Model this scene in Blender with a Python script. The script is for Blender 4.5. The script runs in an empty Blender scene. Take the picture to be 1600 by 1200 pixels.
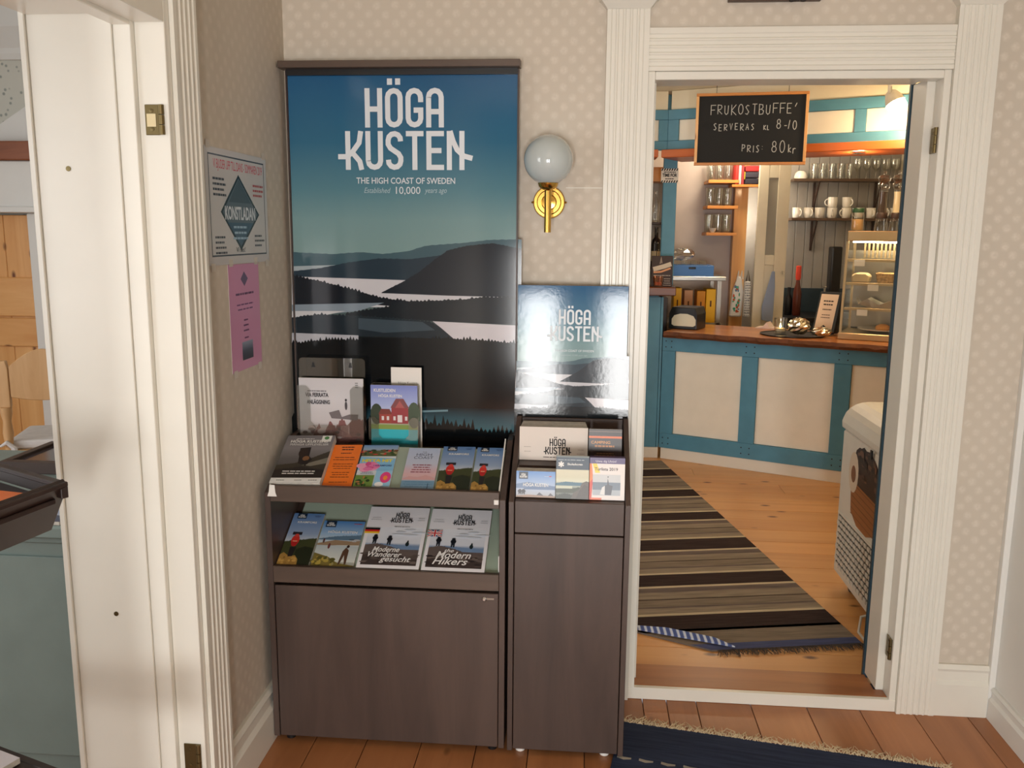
import bpy, bmesh, math, random
from mathutils import Vector, Matrix
random.seed(7)
scene = bpy.context.scene
COL = scene.collection

# ------------------------------------------------------------------ camera
F_PX = 1357.5
CAM = Vector((0.0, -2.757, 1.55))
def _axes(pitch, yaw, roll):
    p, y, r = (math.radians(a) for a in (pitch, yaw, roll))
    f = Vector((-math.sin(y) * math.cos(p), math.cos(y) * math.cos(p), -math.sin(p)))
    rt = Vector((math.cos(y), math.sin(y), 0)); up = rt.cross(f)
    return math.cos(r) * rt + math.sin(r) * up, -math.sin(r) * rt + math.cos(r) * up, f
RT, UP, FW = _axes(9.847, 4.711, 0.4755)
cam_data = bpy.data.cameras.new('camera'); cam = bpy.data.objects.new('camera', cam_data); COL.objects.link(cam)
cam_data.sensor_width = 36.0; cam_data.lens = F_PX / 1600 * 36.0; cam_data.clip_start = 0.05
cam.matrix_world = Matrix(((RT.x, UP.x, -FW.x, CAM.x), (RT.y, UP.y, -FW.y, CAM.y), (RT.z, UP.z, -FW.z, CAM.z), (0, 0, 0, 1)))
scene.camera = cam

# ------------------------------------------------------------------ view, world, daylight, added fill lights
vs = scene.view_settings
vs.view_transform = 'Standard'; vs.look = 'None'; vs.gamma = 1.0; vs.use_curve_mapping = False
vs.exposure = 0.0
scene.cycles.use_denoising = True
scene.cycles.max_bounces = 10; scene.cycles.diffuse_bounces = 5; scene.cycles.transparent_max_bounces = 16
scene.cycles.sample_clamp_indirect = 6.0
scene.cycles.caustics_reflective = False; scene.cycles.caustics_refractive = False
world = bpy.data.worlds.new('sky'); scene.world = world; world.use_nodes = True
world.node_tree.nodes['Background'].inputs[0].default_value = (0.75, 0.85, 1.0, 1)
world.node_tree.nodes['Background'].inputs[1].default_value = 1.0
def area_light(name, loc, rot, sx, sy, power, color):
    d = bpy.data.lights.new(name, 'AREA'); d.shape = 'RECTANGLE'; d.size = sx; d.size_y = sy; d.energy = power; d.color = color
    o = bpy.data.objects.new(name, d); COL.objects.link(o); o.location = loc; o.rotation_euler = [math.radians(a) for a in rot]
    return o
DAY = (1.0, 0.99, 0.97)
area_light('daylight_glazed_door', (-0.42, -5.62, 0.85), (90, 0, 0), 0.34, 1.12, 76, DAY)
area_light('daylight_glazed_door', (0.36, -5.62, 0.85), (90, 0, 0), 0.34, 1.12, 76, DAY)
area_light('side_room_window_and_fill_light', (-4.42, -1.55, 1.5), (90, 0, -90), 2.6, 1.5, 46, DAY)
area_light('cafe_fill_light', (-1.06, 1.70, 1.45), (90, 0, -90), 1.3, 1.2, 10, (.94, .97, 1.0))  # added light before a solid wall, brightens the cafe floor and counter
area_light('side_room_window_and_fill_light', (-3.05, -3.25, 1.5), (90, 0, 0), 1.38, 1.28, 26, DAY)  # added unseen light, brightens the pine and far wall of the side room

# ------------------------------------------------------------------ pixel rays to real points
def ray(px, py): return RT * ((px - 800) / F_PX) - UP * ((py - 600) / F_PX) + FW
def atY(px, py, Y): d = ray(px, py); return CAM + d * ((Y - CAM.y) / d.y)
def atX(px, py, X): d = ray(px, py); return CAM + d * ((X - CAM.x) / d.x)
def atZ(px, py, Z): d = ray(px, py); return CAM + d * ((Z - CAM.z) / d.z)

# ------------------------------------------------------------------ materials
def lin(v): v /= 255.0; return v / 12.92 if v <= 0.04045 else ((v + 0.055) / 1.055) ** 2.4
def C(r, g, b): return (lin(r), lin(g), lin(b), 1)
MATS = {}
def mat(name, col=(0.5, 0.5, 0.5, 1), rough=0.5, metal=0.0, spec=0.5, trans=0.0, emit=None, estr=0.0, ior=1.45, alpha=1.0, coat=0.0, sss=0.0):
    if name in MATS: return MATS[name]
    m = bpy.data.materials.new(name); m.use_nodes = True
    b = m.node_tree.nodes['Principled BSDF']; I = b.inputs
    I['Base Color'].default_value = col; I['Roughness'].default_value = rough; I['Metallic'].default_value = metal
    I['Specular IOR Level'].default_value = spec; I['Transmission Weight'].default_value = trans; I['IOR'].default_value = ior
    I['Alpha'].default_value = alpha; I['Coat Weight'].default_value = coat; I['Coat Roughness'].default_value = 0.08
    if emit: I['Emission Color'].default_value = emit; I['Emission Strength'].default_value = estr
    MATS[name] = m; return m
class NT:
    def __init__(s, m): s.t = m.node_tree; s.b = s.t.nodes['Principled BSDF']
    def n(s, kind, **kw):
        x = s.t.nodes.new(kind)
        for k, v in kw.items():
            if k.startswith('i_'):
                key = k[2:]; x.inputs[int(key) if key.isdigit() else key.replace('_', ' ')].default_value = v
            else: setattr(x, k, v)
        return x
    def l(s, a, b): s.t.links.new(a, b)
    def ramp(s, src, stops, interp='LINEAR'):
        r = s.n('ShaderNodeValToRGB'); e = r.color_ramp.elements; r.color_ramp.interpolation = interp
        while len(e) < len(stops): e.new(0.5)
        for q, (p, c) in zip(e, stops): q.position = p; q.color = c
        s.l(src, r.inputs[0]); return r
    def coords(s, scale=(1, 1, 1), rot=(0, 0, 0), kind='Object', rnd=False):
        tc = s.n('ShaderNodeTexCoord'); mp = s.n('ShaderNodeMapping'); mp.inputs['Scale'].default_value = scale; mp.inputs['Rotation'].default_value = rot
        src = tc.outputs[kind]
        if rnd:
            oi = s.n('ShaderNodeObjectInfo'); mul = s.n('ShaderNodeVectorMath', operation='SCALE'); mul.inputs['Scale'].default_value = 37.0
            cb = s.n('ShaderNodeCombineXYZ'); s.l(oi.outputs['Random'], cb.inputs[0]); s.l(oi.outputs['Random'], cb.inputs[1]); s.l(oi.outputs['Random'], cb.inputs[2])
            s.l(cb.outputs[0], mul.inputs[0]); ad = s.n('ShaderNodeVectorMath', operation='ADD'); s.l(src, ad.inputs[0]); s.l(mul.outputs[0], ad.inputs[1]); src = ad.outputs[0]
        s.l(src, mp.inputs['Vector']); return mp.outputs[0]
    def bump(s, src, strength, dist=0.002):
        b = s.n('ShaderNodeBump'); b.inputs['Strength'].default_value = strength; b.inputs['Distance'].default_value = dist
        s.l(src, b.inputs['Height']); s.l(b.outputs[0], s.b.inputs['Normal'])
def paint(name, col, rough=0.35, var=0.04, bump=0.15, scale=9):
    if name in MATS: return MATS[name]
    m = mat(name, col, rough); t = NT(m); v = t.coords()
    n = t.n('ShaderNodeTexNoise', i_Scale=scale, i_Detail=5.0); t.l(v, n.inputs['Vector'])
    d = tuple(c * (1 - 2.2 * var) for c in col[:3]) + (1,); h = tuple(min(1, c * (1 + var)) for c in col[:3]) + (1,)
    r = t.ramp(n.outputs[0], [(0.3, d), (0.7, h)]); t.l(r.outputs[0], t.b.inputs['Base Color'])
    n2 = t.n('ShaderNodeTexNoise', i_Scale=scale * 14, i_Detail=3.0); t.l(v, n2.inputs['Vector']); t.bump(n2.outputs[0], bump, 0.001)
    return m
def wood(name, c1, c2, axis='Z', scale=6, stretch=14, rough=0.45, knots=None, bump=0.1, coat=0.0, rnd=False, tint=0.0):
    if name in MATS: return MATS[name]
    m = mat(name, c1, rough, coat=coat); t = NT(m)
    s = [scale * stretch] * 3; s['XYZ'.index(axis)] = scale
    v = t.coords((s[0] / 10, s[1] / 10, s[2] / 10), rnd=rnd)
    n = t.n('ShaderNodeTexNoise', i_Scale=2.2, i_Detail=8.0, i_Roughness=0.62, i_Distortion=0.7); t.l(v, n.inputs['Vector'])
    r = t.ramp(n.outputs[0], [(0.28, c2), (0.72, c1)]); out = r.outputs[0]
    if knots:
        ks = [3.2, 3.2, 3.2]; ks['XYZ'.index(axis)] = 1.6
        kv = t.coords([k * 2.9 for k in ks], rnd=rnd)
        vo = t.n('ShaderNodeTexVoronoi', i_Scale=1.0, i_Randomness=1.0); t.l(kv, vo.inputs['Vector'])
        kr = t.ramp(vo.outputs['Distance'], [(0.06, (1, 1, 1, 1)), (0.16, (0, 0, 0, 1))])
        mx = t.n('ShaderNodeMix', data_type='RGBA'); t.l(kr.outputs[0], mx.inputs['Factor']); t.l(out, mx.inputs['A']); mx.inputs['B'].default_value = knots; out = mx.outputs['Result']
    if tint:
        oi = t.n('ShaderNodeObjectInfo'); rr = t.ramp(oi.outputs['Random'], [(0, (1 - tint,) * 3 + (1,)), (1, (1, 1, 1, 1))])
        mx = t.n('ShaderNodeMix', data_type='RGBA', blend_type='MULTIPLY'); mx.inputs['Factor'].default_value = 1; t.l(out, mx.inputs['A']); t.l(rr.outputs[0], mx.inputs['B']); out = mx.outputs['Result']
    t.l(out, t.b.inputs['Base Color']); t.bump(n.outputs[0], bump, 0.001)
    return m
def wallpaper(name, base, motif, horiz):
    m = mat(name, base, 0.75, spec=0.25); t = NT(m); tc = t.n('ShaderNodeTexCoord'); sp = t.n('ShaderNodeSeparateXYZ'); t.l(tc.outputs['Object'], sp.inputs[0])
    cb = t.n('ShaderNodeCombineXYZ'); t.l(sp.outputs[horiz], cb.inputs[0]); t.l(sp.outputs['Z'], cb.inputs[1])
    mp = t.n('ShaderNodeMapping'); mp.inputs['Rotation'].default_value = (0, 0, math.radians(45)); mp.inputs['Scale'].default_value = (26, 26, 1); t.l(cb.outputs[0], mp.inputs[0])
    vo = t.n('ShaderNodeTexVoronoi', voronoi_dimensions='2D', i_Scale=1.0, i_Randomness=0.12); t.l(mp.outputs[0], vo.inputs['Vector'])
    r = t.ramp(vo.outputs['Distance'], [(0.15, (1, 1, 1, 1)), (0.40, (0, 0, 0, 1))])
    n = t.n('ShaderNodeTexNoise', i_Scale=3.0, i_Detail=6.0); t.l(tc.outputs['Object'], n.inputs['Vector'])
    n3 = t.n('ShaderNodeTexNoise', i_Scale=120.0, i_Detail=2.0); t.l(tc.outputs['Object'], n3.inputs['Vector'])
    mu = t.n('ShaderNodeMath', operation='MULTIPLY'); t.l(r.outputs[0], mu.inputs[0]); mr = t.ramp(n3.outputs[0], [(0.3, (0.35,) * 3 + (1,)), (0.6, (1, 1, 1, 1))]); t.l(mr.outputs[0], mu.inputs[1])
    br = t.ramp(n.outputs[0], [(0.3, tuple(c * 0.93 for c in base[:3]) + (1,)), (0.7, base)])
    mx = t.n('ShaderNodeMix', data_type='RGBA'); t.l(mu.outputs[0], mx.inputs['Factor']); t.l(br.outputs[0], mx.inputs['A']); mx.inputs['B'].default_value = motif
    t.l(mx.outputs['Result'], t.b.inputs['Base Color']); t.bump(r.outputs[0], 0.12, 0.001)
    return m
def print_mat(name, rough=0.3, spec=0.5, coat=0.0, bump=0.0, gain=1.0):
    if name in MATS: return MATS[name]
    m = mat(name, (1, 1, 1, 1), rough, spec=spec, coat=coat); t = NT(m)
    a = t.n('ShaderNodeVertexColor', layer_name='Col'); t.l(a.outputs['Color'], t.b.inputs['Base Color'])
    if bump:
        n = t.n('ShaderNodeTexNoise', i_Scale=70.0, i_Detail=3.0); t.l(t.coords(), n.inputs['Vector']); t.bump(n.outputs[0], bump, 0.002)
    return m

WHITE = paint('white_gloss_paint', C(222, 219, 209), 0.28, 0.012, 0.05, 6)
WHITE_COOL = paint('white_wall_paint', C(226, 226, 222), 0.45, 0.015, 0.1, 5)
CREAM = paint('cream_paint', C(226, 216, 192), 0.5, 0.02, 0.1)
CREAM_PANEL = paint('cream_panel_paint', C(232, 226, 212), 0.5, 0.02, 0.1)
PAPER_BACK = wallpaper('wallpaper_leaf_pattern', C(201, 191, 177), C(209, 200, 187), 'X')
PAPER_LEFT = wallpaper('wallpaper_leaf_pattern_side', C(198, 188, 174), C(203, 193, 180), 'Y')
BLUE = paint('blue_painted_board', C(82, 138, 164), 0.42, 0.05, 0.2)
BROWN = wood('dark_stained_birch', C(86, 70, 63), C(61, 49, 45), 'Z', 4, 9, 0.38, bump=0.06)
BROWN_H = wood('dark_stained_birch_rail', C(94, 77, 66), C(68, 55, 48), 'X', 4, 9, 0.4, bump=0.06)
BROWN_D = wood('dark_stained_birch_edge', C(70, 52, 44), C(48, 36, 32), 'X', 4, 9, 0.45, bump=0.06)
PINE = wood('lacquered_pine', C(240, 190, 126), C(214, 150, 84), 'Z', 3, 12, 0.35, knots=C(110, 56, 24), coat=0.2)
PINE_PALE = wood('pale_pine', C(226, 186, 138), C(196, 150, 98), 'Z', 4, 10, 0.4)
PINE_X = wood('pine_shelf_board', C(222, 156, 84), C(190, 116, 52), 'X', 3, 12, 0.4)
FLOOR_MAIN = wood('worn_pine_floorboard', C(192, 130, 84), C(154, 98, 60), 'Y', 2.2, 14, 0.38, knots=C(70, 36, 20), rnd=True, tint=0.22, bump=0.05)
FLOOR_CAFE = wood('honey_pine_floorboard', C(222, 168, 106), C(196, 138, 80), 'X', 2.2, 14, 0.33, knots=C(92, 46, 20), rnd=True, tint=0.12, bump=0.04)
THRESH = wood('varnished_threshold', C(170, 110, 62), C(132, 80, 42), 'X', 3, 12, 0.35)
TOPWOOD = wood('oiled_slab_wood', C(214, 142, 78), C(170, 100, 48), 'X', 2.5, 9, 0.28, coat=0.3)
BARK = wood('live_edge_bark', C(120, 66, 30), C(58, 30, 14), 'X', 9, 3, 0.6, bump=0.6)
ORANGE_WOOD = wood('red_pine_ledge', C(206, 110, 52), C(168, 80, 32), 'X', 3, 12, 0.35)
BRASS = mat('polished_brass', C(206, 164, 82), 0.18, 1.0)
OLDBRASS = mat('tarnished_brass', C(112, 98, 66), 0.4, 0.9)
STEEL = mat('brushed_steel', C(170, 168, 162), 0.3, 1.0)
CHROME = mat('chrome', C(220, 220, 220), 0.08, 1.0)
OPAL = mat('opal_glass', C(180, 188, 188), 0.12, coat=0.6)
GLASS = mat('clear_glass', (1, 1, 1, 1), 0.02, trans=1.0, ior=1.25)
ACRYL = mat('clear_acrylic', (1, 1, 1, 1), 0.03, trans=1.0, ior=1.45)
BLACK = mat('black_plastic', C(24, 24, 26), 0.35)
DARK = mat('dark_interior', C(26, 20, 18), 0.7)
PAPER = mat('white_paper', C(226, 224, 220), 0.6)
PAGES = paint('page_edges', C(206, 200, 190), 0.8, 0.08, 0.4, 60)
GREYPANEL = paint('grey_panelling', C(150, 146, 140), 0.5, 0.03)
SAGE = paint('sage_green_paint', C(122, 138, 134), 0.45, 0.03)
CERAMIC = mat('white_ceramic', C(226, 222, 212), 0.15)
CHALK = print_mat('chalk_marks', 0.9, 0.1)
GLOSS = print_mat('glossy_print', 0.22, 0.5)
SEMI = print_mat('semi_gloss_print', 0.34, 0.45)
MATTE = print_mat('matte_print', 0.6, 0.3)
POSTER_GLOSS = print_mat('poster_film', 0.10, 0.38, 0.0, 0.01)
POSTER_PEBBLE = print_mat('pebbled_poster_film', 0.09, 0.26, 0.0, 0.035)

# ------------------------------------------------------------------ mesh helpers
def MW(o):
    m = Matrix.Identity(4)
    while o is not None:
        m = o.matrix_basis @ m; o = o.parent
    return m
class MB:
    def __init__(s): s.v = []; s.f = []; s.fm = []; s.mi = 0
    def poly(s, pts):
        i = len(s.v); s.v += [Vector(p) for p in pts]; s.f.append(list(range(i, i + len(pts)))); s.fm.append(s.mi); return s
    def mesh(s, vs, fs):
        i = len(s.v); s.v += [Vector(p) for p in vs]; s.f += [[k + i for k in f] for f in fs]; s.fm += [s.mi] * len(fs); return s
    def box(s, x0, x1, y0, y1, z0, z1):
        return s.mesh([(x0, y0, z0), (x1, y0, z0), (x1, y1, z0), (x0, y1, z0), (x0, y0, z1), (x1, y0, z1), (x1, y1, z1), (x0, y1, z1)],
                      [(0, 3, 2, 1), (4, 5, 6, 7), (0, 1, 5, 4), (1, 2, 6, 5), (2, 3, 7, 6), (3, 0, 4, 7)])
    def obox(s, o, a, b, c):
        o, a, b, c = map(Vector, (o, a, b, c))
        if a.cross(b).dot(c) < 0: o = o + a; a = -a
        return s.mesh([o, o + a, o + a + b, o + b, o + c, o + a + c, o + a + b + c, o + b + c],
                      [(0, 3, 2, 1), (4, 5, 6, 7), (0, 1, 5, 4), (1, 2, 6, 5), (2, 3, 7, 6), (3, 0, 4, 7)])
    def extr(s, poly, d):
        poly = [Vector(p) for p in poly]; d = Vector(d); n = len(poly)
        nv = Vector((0, 0, 0))
        for k in range(n): nv += poly[k].cross(poly[(k + 1) % n])
        if nv.dot(d) < 0: poly = poly[::-1]
        return s.mesh(poly + [p + d for p in poly], [list(range(n - 1, -1, -1)), list(range(n, 2 * n))] + [(k, (k + 1) % n, n + (k + 1) % n, n + k) for k in range(n)])
    def tube(s, path, r, n=8, cap=True):
        path = [Vector(p) for p in path]; rr = r if isinstance(r, (list, tuple)) else [r] * len(path)
        vs, fs = [], []; prev = None
        for k, p in enumerate(path):
            t = (path[min(k + 1, len(path) - 1)] - path[max(k - 1, 0)]).normalized()
            a = prev if prev is not None else t.orthogonal().normalized()
            a = (a - t * a.dot(t)).normalized(); b = t.cross(a); prev = a
            for j in range(n):
                th = 2 * math.pi * j / n; vs.append(p + (a * math.cos(th) + b * math.sin(th)) * rr[k])
        for k in range(len(path) - 1):
            for j in range(n): fs.append((k * n + j, k * n + (j + 1) % n, (k + 1) * n + (j + 1) % n, (k + 1) * n + j))
        if cap: fs += [list(range(n - 1, -1, -1)), [len(vs) - n + j for j in range(n)]]
        return s.mesh(vs, fs)
    def lathe(s, prof, c=(0, 0, 0), n=20, axis=(0, 0, 1)):
        ax = Vector(axis).normalized(); a = ax.orthogonal().normalized(); b = ax.cross(a); c = Vector(c); vs, fs = [], []
        for (r, z) in prof:
            for j in range(n): th = 2 * math.pi * j / n; vs.append(c + ax * z + (a * math.cos(th) + b * math.sin(th)) * r)
        for k in range(len(prof) - 1):
            for j in range(n): fs.append((k * n + j, k * n + (j + 1) % n, (k + 1) * n + (j + 1) % n, (k + 1) * n + j))
        if prof[0][0] > 1e-5: fs.append(list(range(n - 1, -1, -1)))
        if prof[-1][0] > 1e-5: fs.append([(len(prof) - 1) * n + j for j in range(n)])
        return s.mesh(vs, fs)
    def sphere(s, c, r, n=20, m=12, sc=(1, 1, 1)):
        prof = [(r * math.sin(math.pi * k / m), -r * math.cos(math.pi * k / m)) for k in range(m + 1)]
        i = len(s.v); s.lathe([(max(p[0], 1e-6), p[1]) for p in prof], (0, 0, 0), n)
        for k in range(i, len(s.v)): v = s.v[k]; s.v[k] = Vector((v.x * sc[0] + c[0], v.y * sc[1] + c[1], v.z * sc[2] + c[2]))
        return s
    def build(s, name, mats, parent=None, smooth=False, bevel=0, local=False, segs=1):
        vs = s.v
        if parent is not None and not local:
            inv = MW(parent).inverted(); vs = [inv @ v for v in vs]
        me = bpy.data.meshes.new(name); me.from_pydata([tuple(v) for v in vs], [], s.f)
        mats = mats if isinstance(mats, (list, tuple)) else [mats]
        for m in mats: me.materials.append(m)
        if len(mats) > 1: me.polygons.foreach_set('material_index', s.fm)
        if bevel or smooth:
            bm = bmesh.new(); bm.from_mesh(me)
            bmesh.ops.remove_doubles(bm, verts=bm.verts, dist=1e-6)
            if bevel:
                ed = [e for e in bm.edges if len(e.link_faces) == 2 and e.calc_face_angle(0) > 0.5]
                bmesh.ops.bevel(bm, geom=ed, offset=bevel, segments=segs, affect='EDGES', profile=0.6)
            bm.to_mesh(me); bm.free()
            if smooth:
                for p in me.polygons: p.use_smooth = True
                if hasattr(me, 'set_sharp_from_angle'): me.set_sharp_from_angle(angle=math.radians(40))
        o = bpy.data.objects.new(name, me); COL.objects.link(o)
        if parent is not None: o.parent = parent
        return o
def thing(name, label, cat, loc=(0, 0, 0), rotz=0.0, group=None):
    o = bpy.data.objects.new(name, None); COL.objects.link(o); o.empty_display_size = 0.05
    o.location = loc; o.rotation_euler = (0, 0, rotz); tag(o, label, cat, group); return o
def tag(o, label, cat, group=None):
    o['label'] = label; o['category'] = cat
    if group: o['group'] = group
    return o
def struct(o, label=None):
    o['kind'] = 'structure'
    if label: o['label'] = label
    return o
def dup(root, loc=None, rotz=None, label=None, group=None, scale=None):
    r = root.copy(); COL.objects.link(r)
    if loc is not None: r.location = loc
    if rotz is not None: r.rotation_euler = (0, 0, rotz)
    if scale is not None: r.scale = scale
    if label: r['label'] = label
    if group: r['group'] = group
    for ch in list(root.children):
        c = ch.copy(); COL.objects.link(c); c.parent = r
        for g in list(ch.children):
            d = g.copy(); COL.objects.link(d); d.parent = c
    return r
def bx(name, m, x0, x1, y0, y1, z0, z1, parent=None, bevel=0.0015):
    return MB().box(min(x0, x1), max(x0, x1), min(y0, y1), max(y0, y1), min(z0, z1), max(z0, z1)).build(name, m, parent, bevel=bevel)

# ------------------------------------------------------------------ printed artwork (flat print on real sheets)
_text_cache = {}
def text_shape(s, bold=0.0, shear=0.0):
    k = (s, bold, shear)
    if k not in _text_cache:
        cu = bpy.data.curves.new('lettering', 'FONT'); cu.body = s; cu.size = 1.0; cu.offset = bold; cu.shear = shear; cu.resolution_u = 3
        ob = bpy.data.objects.new('lettering', cu); COL.objects.link(ob)
        dg = bpy.context.evaluated_depsgraph_get(); me = bpy.data.meshes.new_from_object(ob.evaluated_get(dg))
        vs = [(v.co.x, v.co.y) for v in me.vertices]; fs = [list(p.vertices) for p in me.polygons]
        bpy.data.objects.remove(ob); bpy.data.curves.remove(cu); bpy.data.meshes.remove(me)
        x0 = min(v[0] for v in vs) if vs else 0; x1 = max(v[0] for v in vs) if vs else 1
        _text_cache[k] = (vs, fs, x0, x1)
    return _text_cache[k]
def arc(cx, cy, r, a0, a1, n=6, ry=None):
    ry = r if ry is None else ry
    return [(cx + r * math.cos(math.radians(a0 + (a1 - a0) * k / n)), cy + ry * math.sin(math.radians(a0 + (a1 - a0) * k / n))) for k in range(n + 1)]
GW, GS = 0.47, 0.135
def glyph(ch):
    a, b = GS / 2, GW - GS / 2; t, d = 1 - GS / 2, GS / 2; r = (b - a) / 2; m = (a + b) / 2
    ring = arc(m, t - r, r, 0, 180) + arc(m, d + r, r, 180, 360)
    return {'H': [[(a, 0), (a, 1)], [(b, 0), (b, 1)], [(a, .47), (b, .47)]],
            'O': [ring + [ring[0]]],
            'G': [arc(m, t - r, r, 0, 180) + arc(m, d + r, r, 180, 360) + [(b, .44), (m - .02, .44)], [(b, t - r + .01), (b, .64)]],
            'A': [[(a, 0), (a, t - r)] + arc(m, t - r, r, 180, 0) + [(b, 0)], [(a, .40), (b, .40)]],
            'K': [[(a, 0), (a, 1)], [(b + .02, 1), (b - .03, .70), (m - .04, .47), (a - .02, .34), (a - .27, .34)], [(m - .06, .46), (b - .02, .22), (b + .03, 0)]],
            'U': [[(a, 1), (a, d + r)] + arc(m, d + r, r, 180, 360) + [(b, 1)]],
            'S': [arc(m, t - r, r, -10, 180) + [(a, .66), (a + .06, .56), (b - .06, .42), (b, .32)] + arc(m, d + r, r, 0, -190)],
            'T': [[(0, t), (GW, t)], [(m, 0), (m, t)]],
            'E': [[(GW, t), (a, t), (a, d), (GW, d)], [(a, .5), (b, .5)]],
            'N': [[(a, 0), (a, 1)], [(b, 0), (b, 1)], [(a + .02, 1), (a + .10, .74), (m + .04, .52), (b + .05, .36), (b + .28, .30)]]}[ch]
class Print:
    """flat artwork in a w x h sheet, u to the right, v up"""
    STEP = 0.00005
    def __init__(s, w, h): s.w, s.h = w, h; s.v = []; s.f = []; s.c = []; s.k = 1
    def add(s, pts, faces, cols):
        i = len(s.v); z = s.k * s.STEP
        s.v += [(p[0], p[1], z) for p in pts]
        for f in faces: s.f.append([q + i for q in f]); s.c.append([cols[q] if isinstance(cols, list) else cols for q in f])
    def poly(s, pts, col):           # fractions of the sheet
        pts = [(p[0] * s.w, p[1] * s.h) for p in pts]
        ar = sum(pts[k][0] * pts[(k + 1) % len(pts)][1] - pts[(k + 1) % len(pts)][0] * pts[k][1] for k in range(len(pts)))
        if ar < 0: pts = pts[::-1]
        s.add(pts, [list(range(len(pts)))], col); s.k += 1; return s
    def rect(s, x0, y0, x1, y1, col): return s.poly([(x0, y0), (x1, y0), (x1, y1), (x0, y1)], col)
    def grad(s, x0, y0, x1, y1, stops):   # stops from bottom (0) to top (1)
        for (t0, c0), (t1, c1) in zip(stops, stops[1:]):
            pts = [(x0, y0 + (y1 - y0) * t0), (x1, y0 + (y1 - y0) * t0), (x1, y0 + (y1 - y0) * t1), (x0, y0 + (y1 - y0) * t1)]
            s.add([(p[0] * s.w, p[1] * s.h) for p in pts], [[0, 1, 2, 3]], [c0, c0, c1, c1])
        s.k += 1; return s
    def ell(s, cx, cy, rx, ry, col, n=16): return s.poly([(cx + rx * math.cos(2 * math.pi * k / n), cy + ry * math.sin(2 * math.pi * k / n)) for k in range(n)], col)
    def ridge(s, top, bottom, col, jag=0.0, n=60, seed=1):
        rnd = random.Random(seed)
        def interp(L, x):
            for (x0, y0), (x1, y1) in zip(L, L[1:]):
                if x0 <= x <= x1: return y0 + (y1 - y0) * (x - x0) / max(1e-9, x1 - x0)
            return L[-1][1]
        x0, x1 = top[0][0], top[-1][0]; up = []
        for k in range(n + 1):
            x = x0 + (x1 - x0) * k / n; up.append((x, interp(top, x) + (rnd.random() * jag if k % 2 else -rnd.random() * jag * .3)))
        xs = [x0 + (x1 - x0) * k / n for k in range(n + 1)]
        lo = [(x, interp(bottom, x) if not isinstance(bottom, (int, float)) else bottom) for x in xs]
        pts = [(p[0] * s.w, p[1] * s.h) for p in lo + up]
        s.add(pts, [[k, k + 1, n + 2 + k, n + 1 + k] for k in range(n)], col); s.k += 1; return s
    def stroke(s, pts, wd, col):     # pts in metres
        P = [Vector((p[0], p[1])) for p in pts]; closed = (P[0] - P[-1]).length < 1e-6; n = len(P); L, R = [], []
        for k in range(n):
            a = P[k] - P[k - 1] if k > 0 else (P[0] - P[-2] if closed else P[1] - P[0])
            b = P[k + 1] - P[k] if k < n - 1 else (P[1] - P[0] if closed else P[-1] - P[-2])
            a = a.normalized() if a.length > 1e-9 else b.normalized(); b = b.normalized() if b.length > 1e-9 else a
            na = Vector((-a.y, a.x)); nb = Vector((-b.y, b.x)); m = na + nb
            m = m.normalized() if m.length > 1e-6 else na
            sc = min(2.0, 1 / max(0.3, m.dot(na))); L.append(P[k] + m * sc * wd / 2); R.append(P[k] - m * sc * wd / 2)
        vs = [tuple(q) for q in L + R]; s.add(vs, [[n + k, n + k + 1, k + 1, k] for k in range(n - 1)], col); s.k += 1; return s
    def text(s, t, x, y, hgt, col, align='c', bold=0.0, shear=0.0, wide=1.0, fit=None):   # x,y fractions (baseline), hgt metres of cap
        vs, fs, x0, x1 = text_shape(t, bold, shear); k = hgt / 0.72; kx = k * wide
        if fit: kx = fit * s.w / max(1e-6, x1 - x0)
        off = {'c': -(x0 + x1) / 2, 'l': -x0, 'r': -x1}[align]
        s.add([((v[0] + off) * kx + x * s.w, v[1] * k + y * s.h) for v in vs], fs, col); s.k += 1; return s
    def lines(s, x, y, wid, n, pitch, th, col, seed=3, align='c'):   # small print too fine to read
        rnd = random.Random(seed)
        for k in range(n):
            l = wid * (0.65 + 0.35 * rnd.random()); xa = x - l / 2 if align == 'c' else x
            q = xa
            while q < xa + l:
                e = min(xa + l, q + wid * (0.08 + 0.14 * rnd.random())); s.rect(q, y - k * pitch - th / 2, e, y - k * pitch + th / 2, col); s.k -= 1; q = e + wid * 0.025
        s.k += 1; return s
    def logo(s, cx, top, wd, col):   # two-line tourist-board logotype; cx, top, wd as fractions of the sheet width / height
        H = wd * s.w / 3.75; pitch = 0.545
        for row, word in enumerate(('HOGA', 'KUSTEN')):
            tw = pitch * (len(word) - 1) + GW; y0 = top * s.h - H * (1 + 1.09 * row)
            for k, ch in enumerate(word):
                x0 = cx * s.w + (-tw / 2 + k * pitch) * H
                for pl in glyph(ch): s.stroke([(x0 + p[0] * H, y0 + p[1] * H) for p in pl], GS * H, col)
                if row == 0 and k == 1:
                    for dx in (0.06, 0.275):
                        q = [(x0 + dx * H, y0 + 1.08 * H), (x0 + (dx + .135) * H, y0 + 1.08 * H), (x0 + (dx + .135) * H, y0 + 1.24 * H), (x0 + dx * H, y0 + 1.24 * H)]
                        s.add(q, [[0, 1, 2, 3]], col)
        s.k += 1; return s
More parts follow.
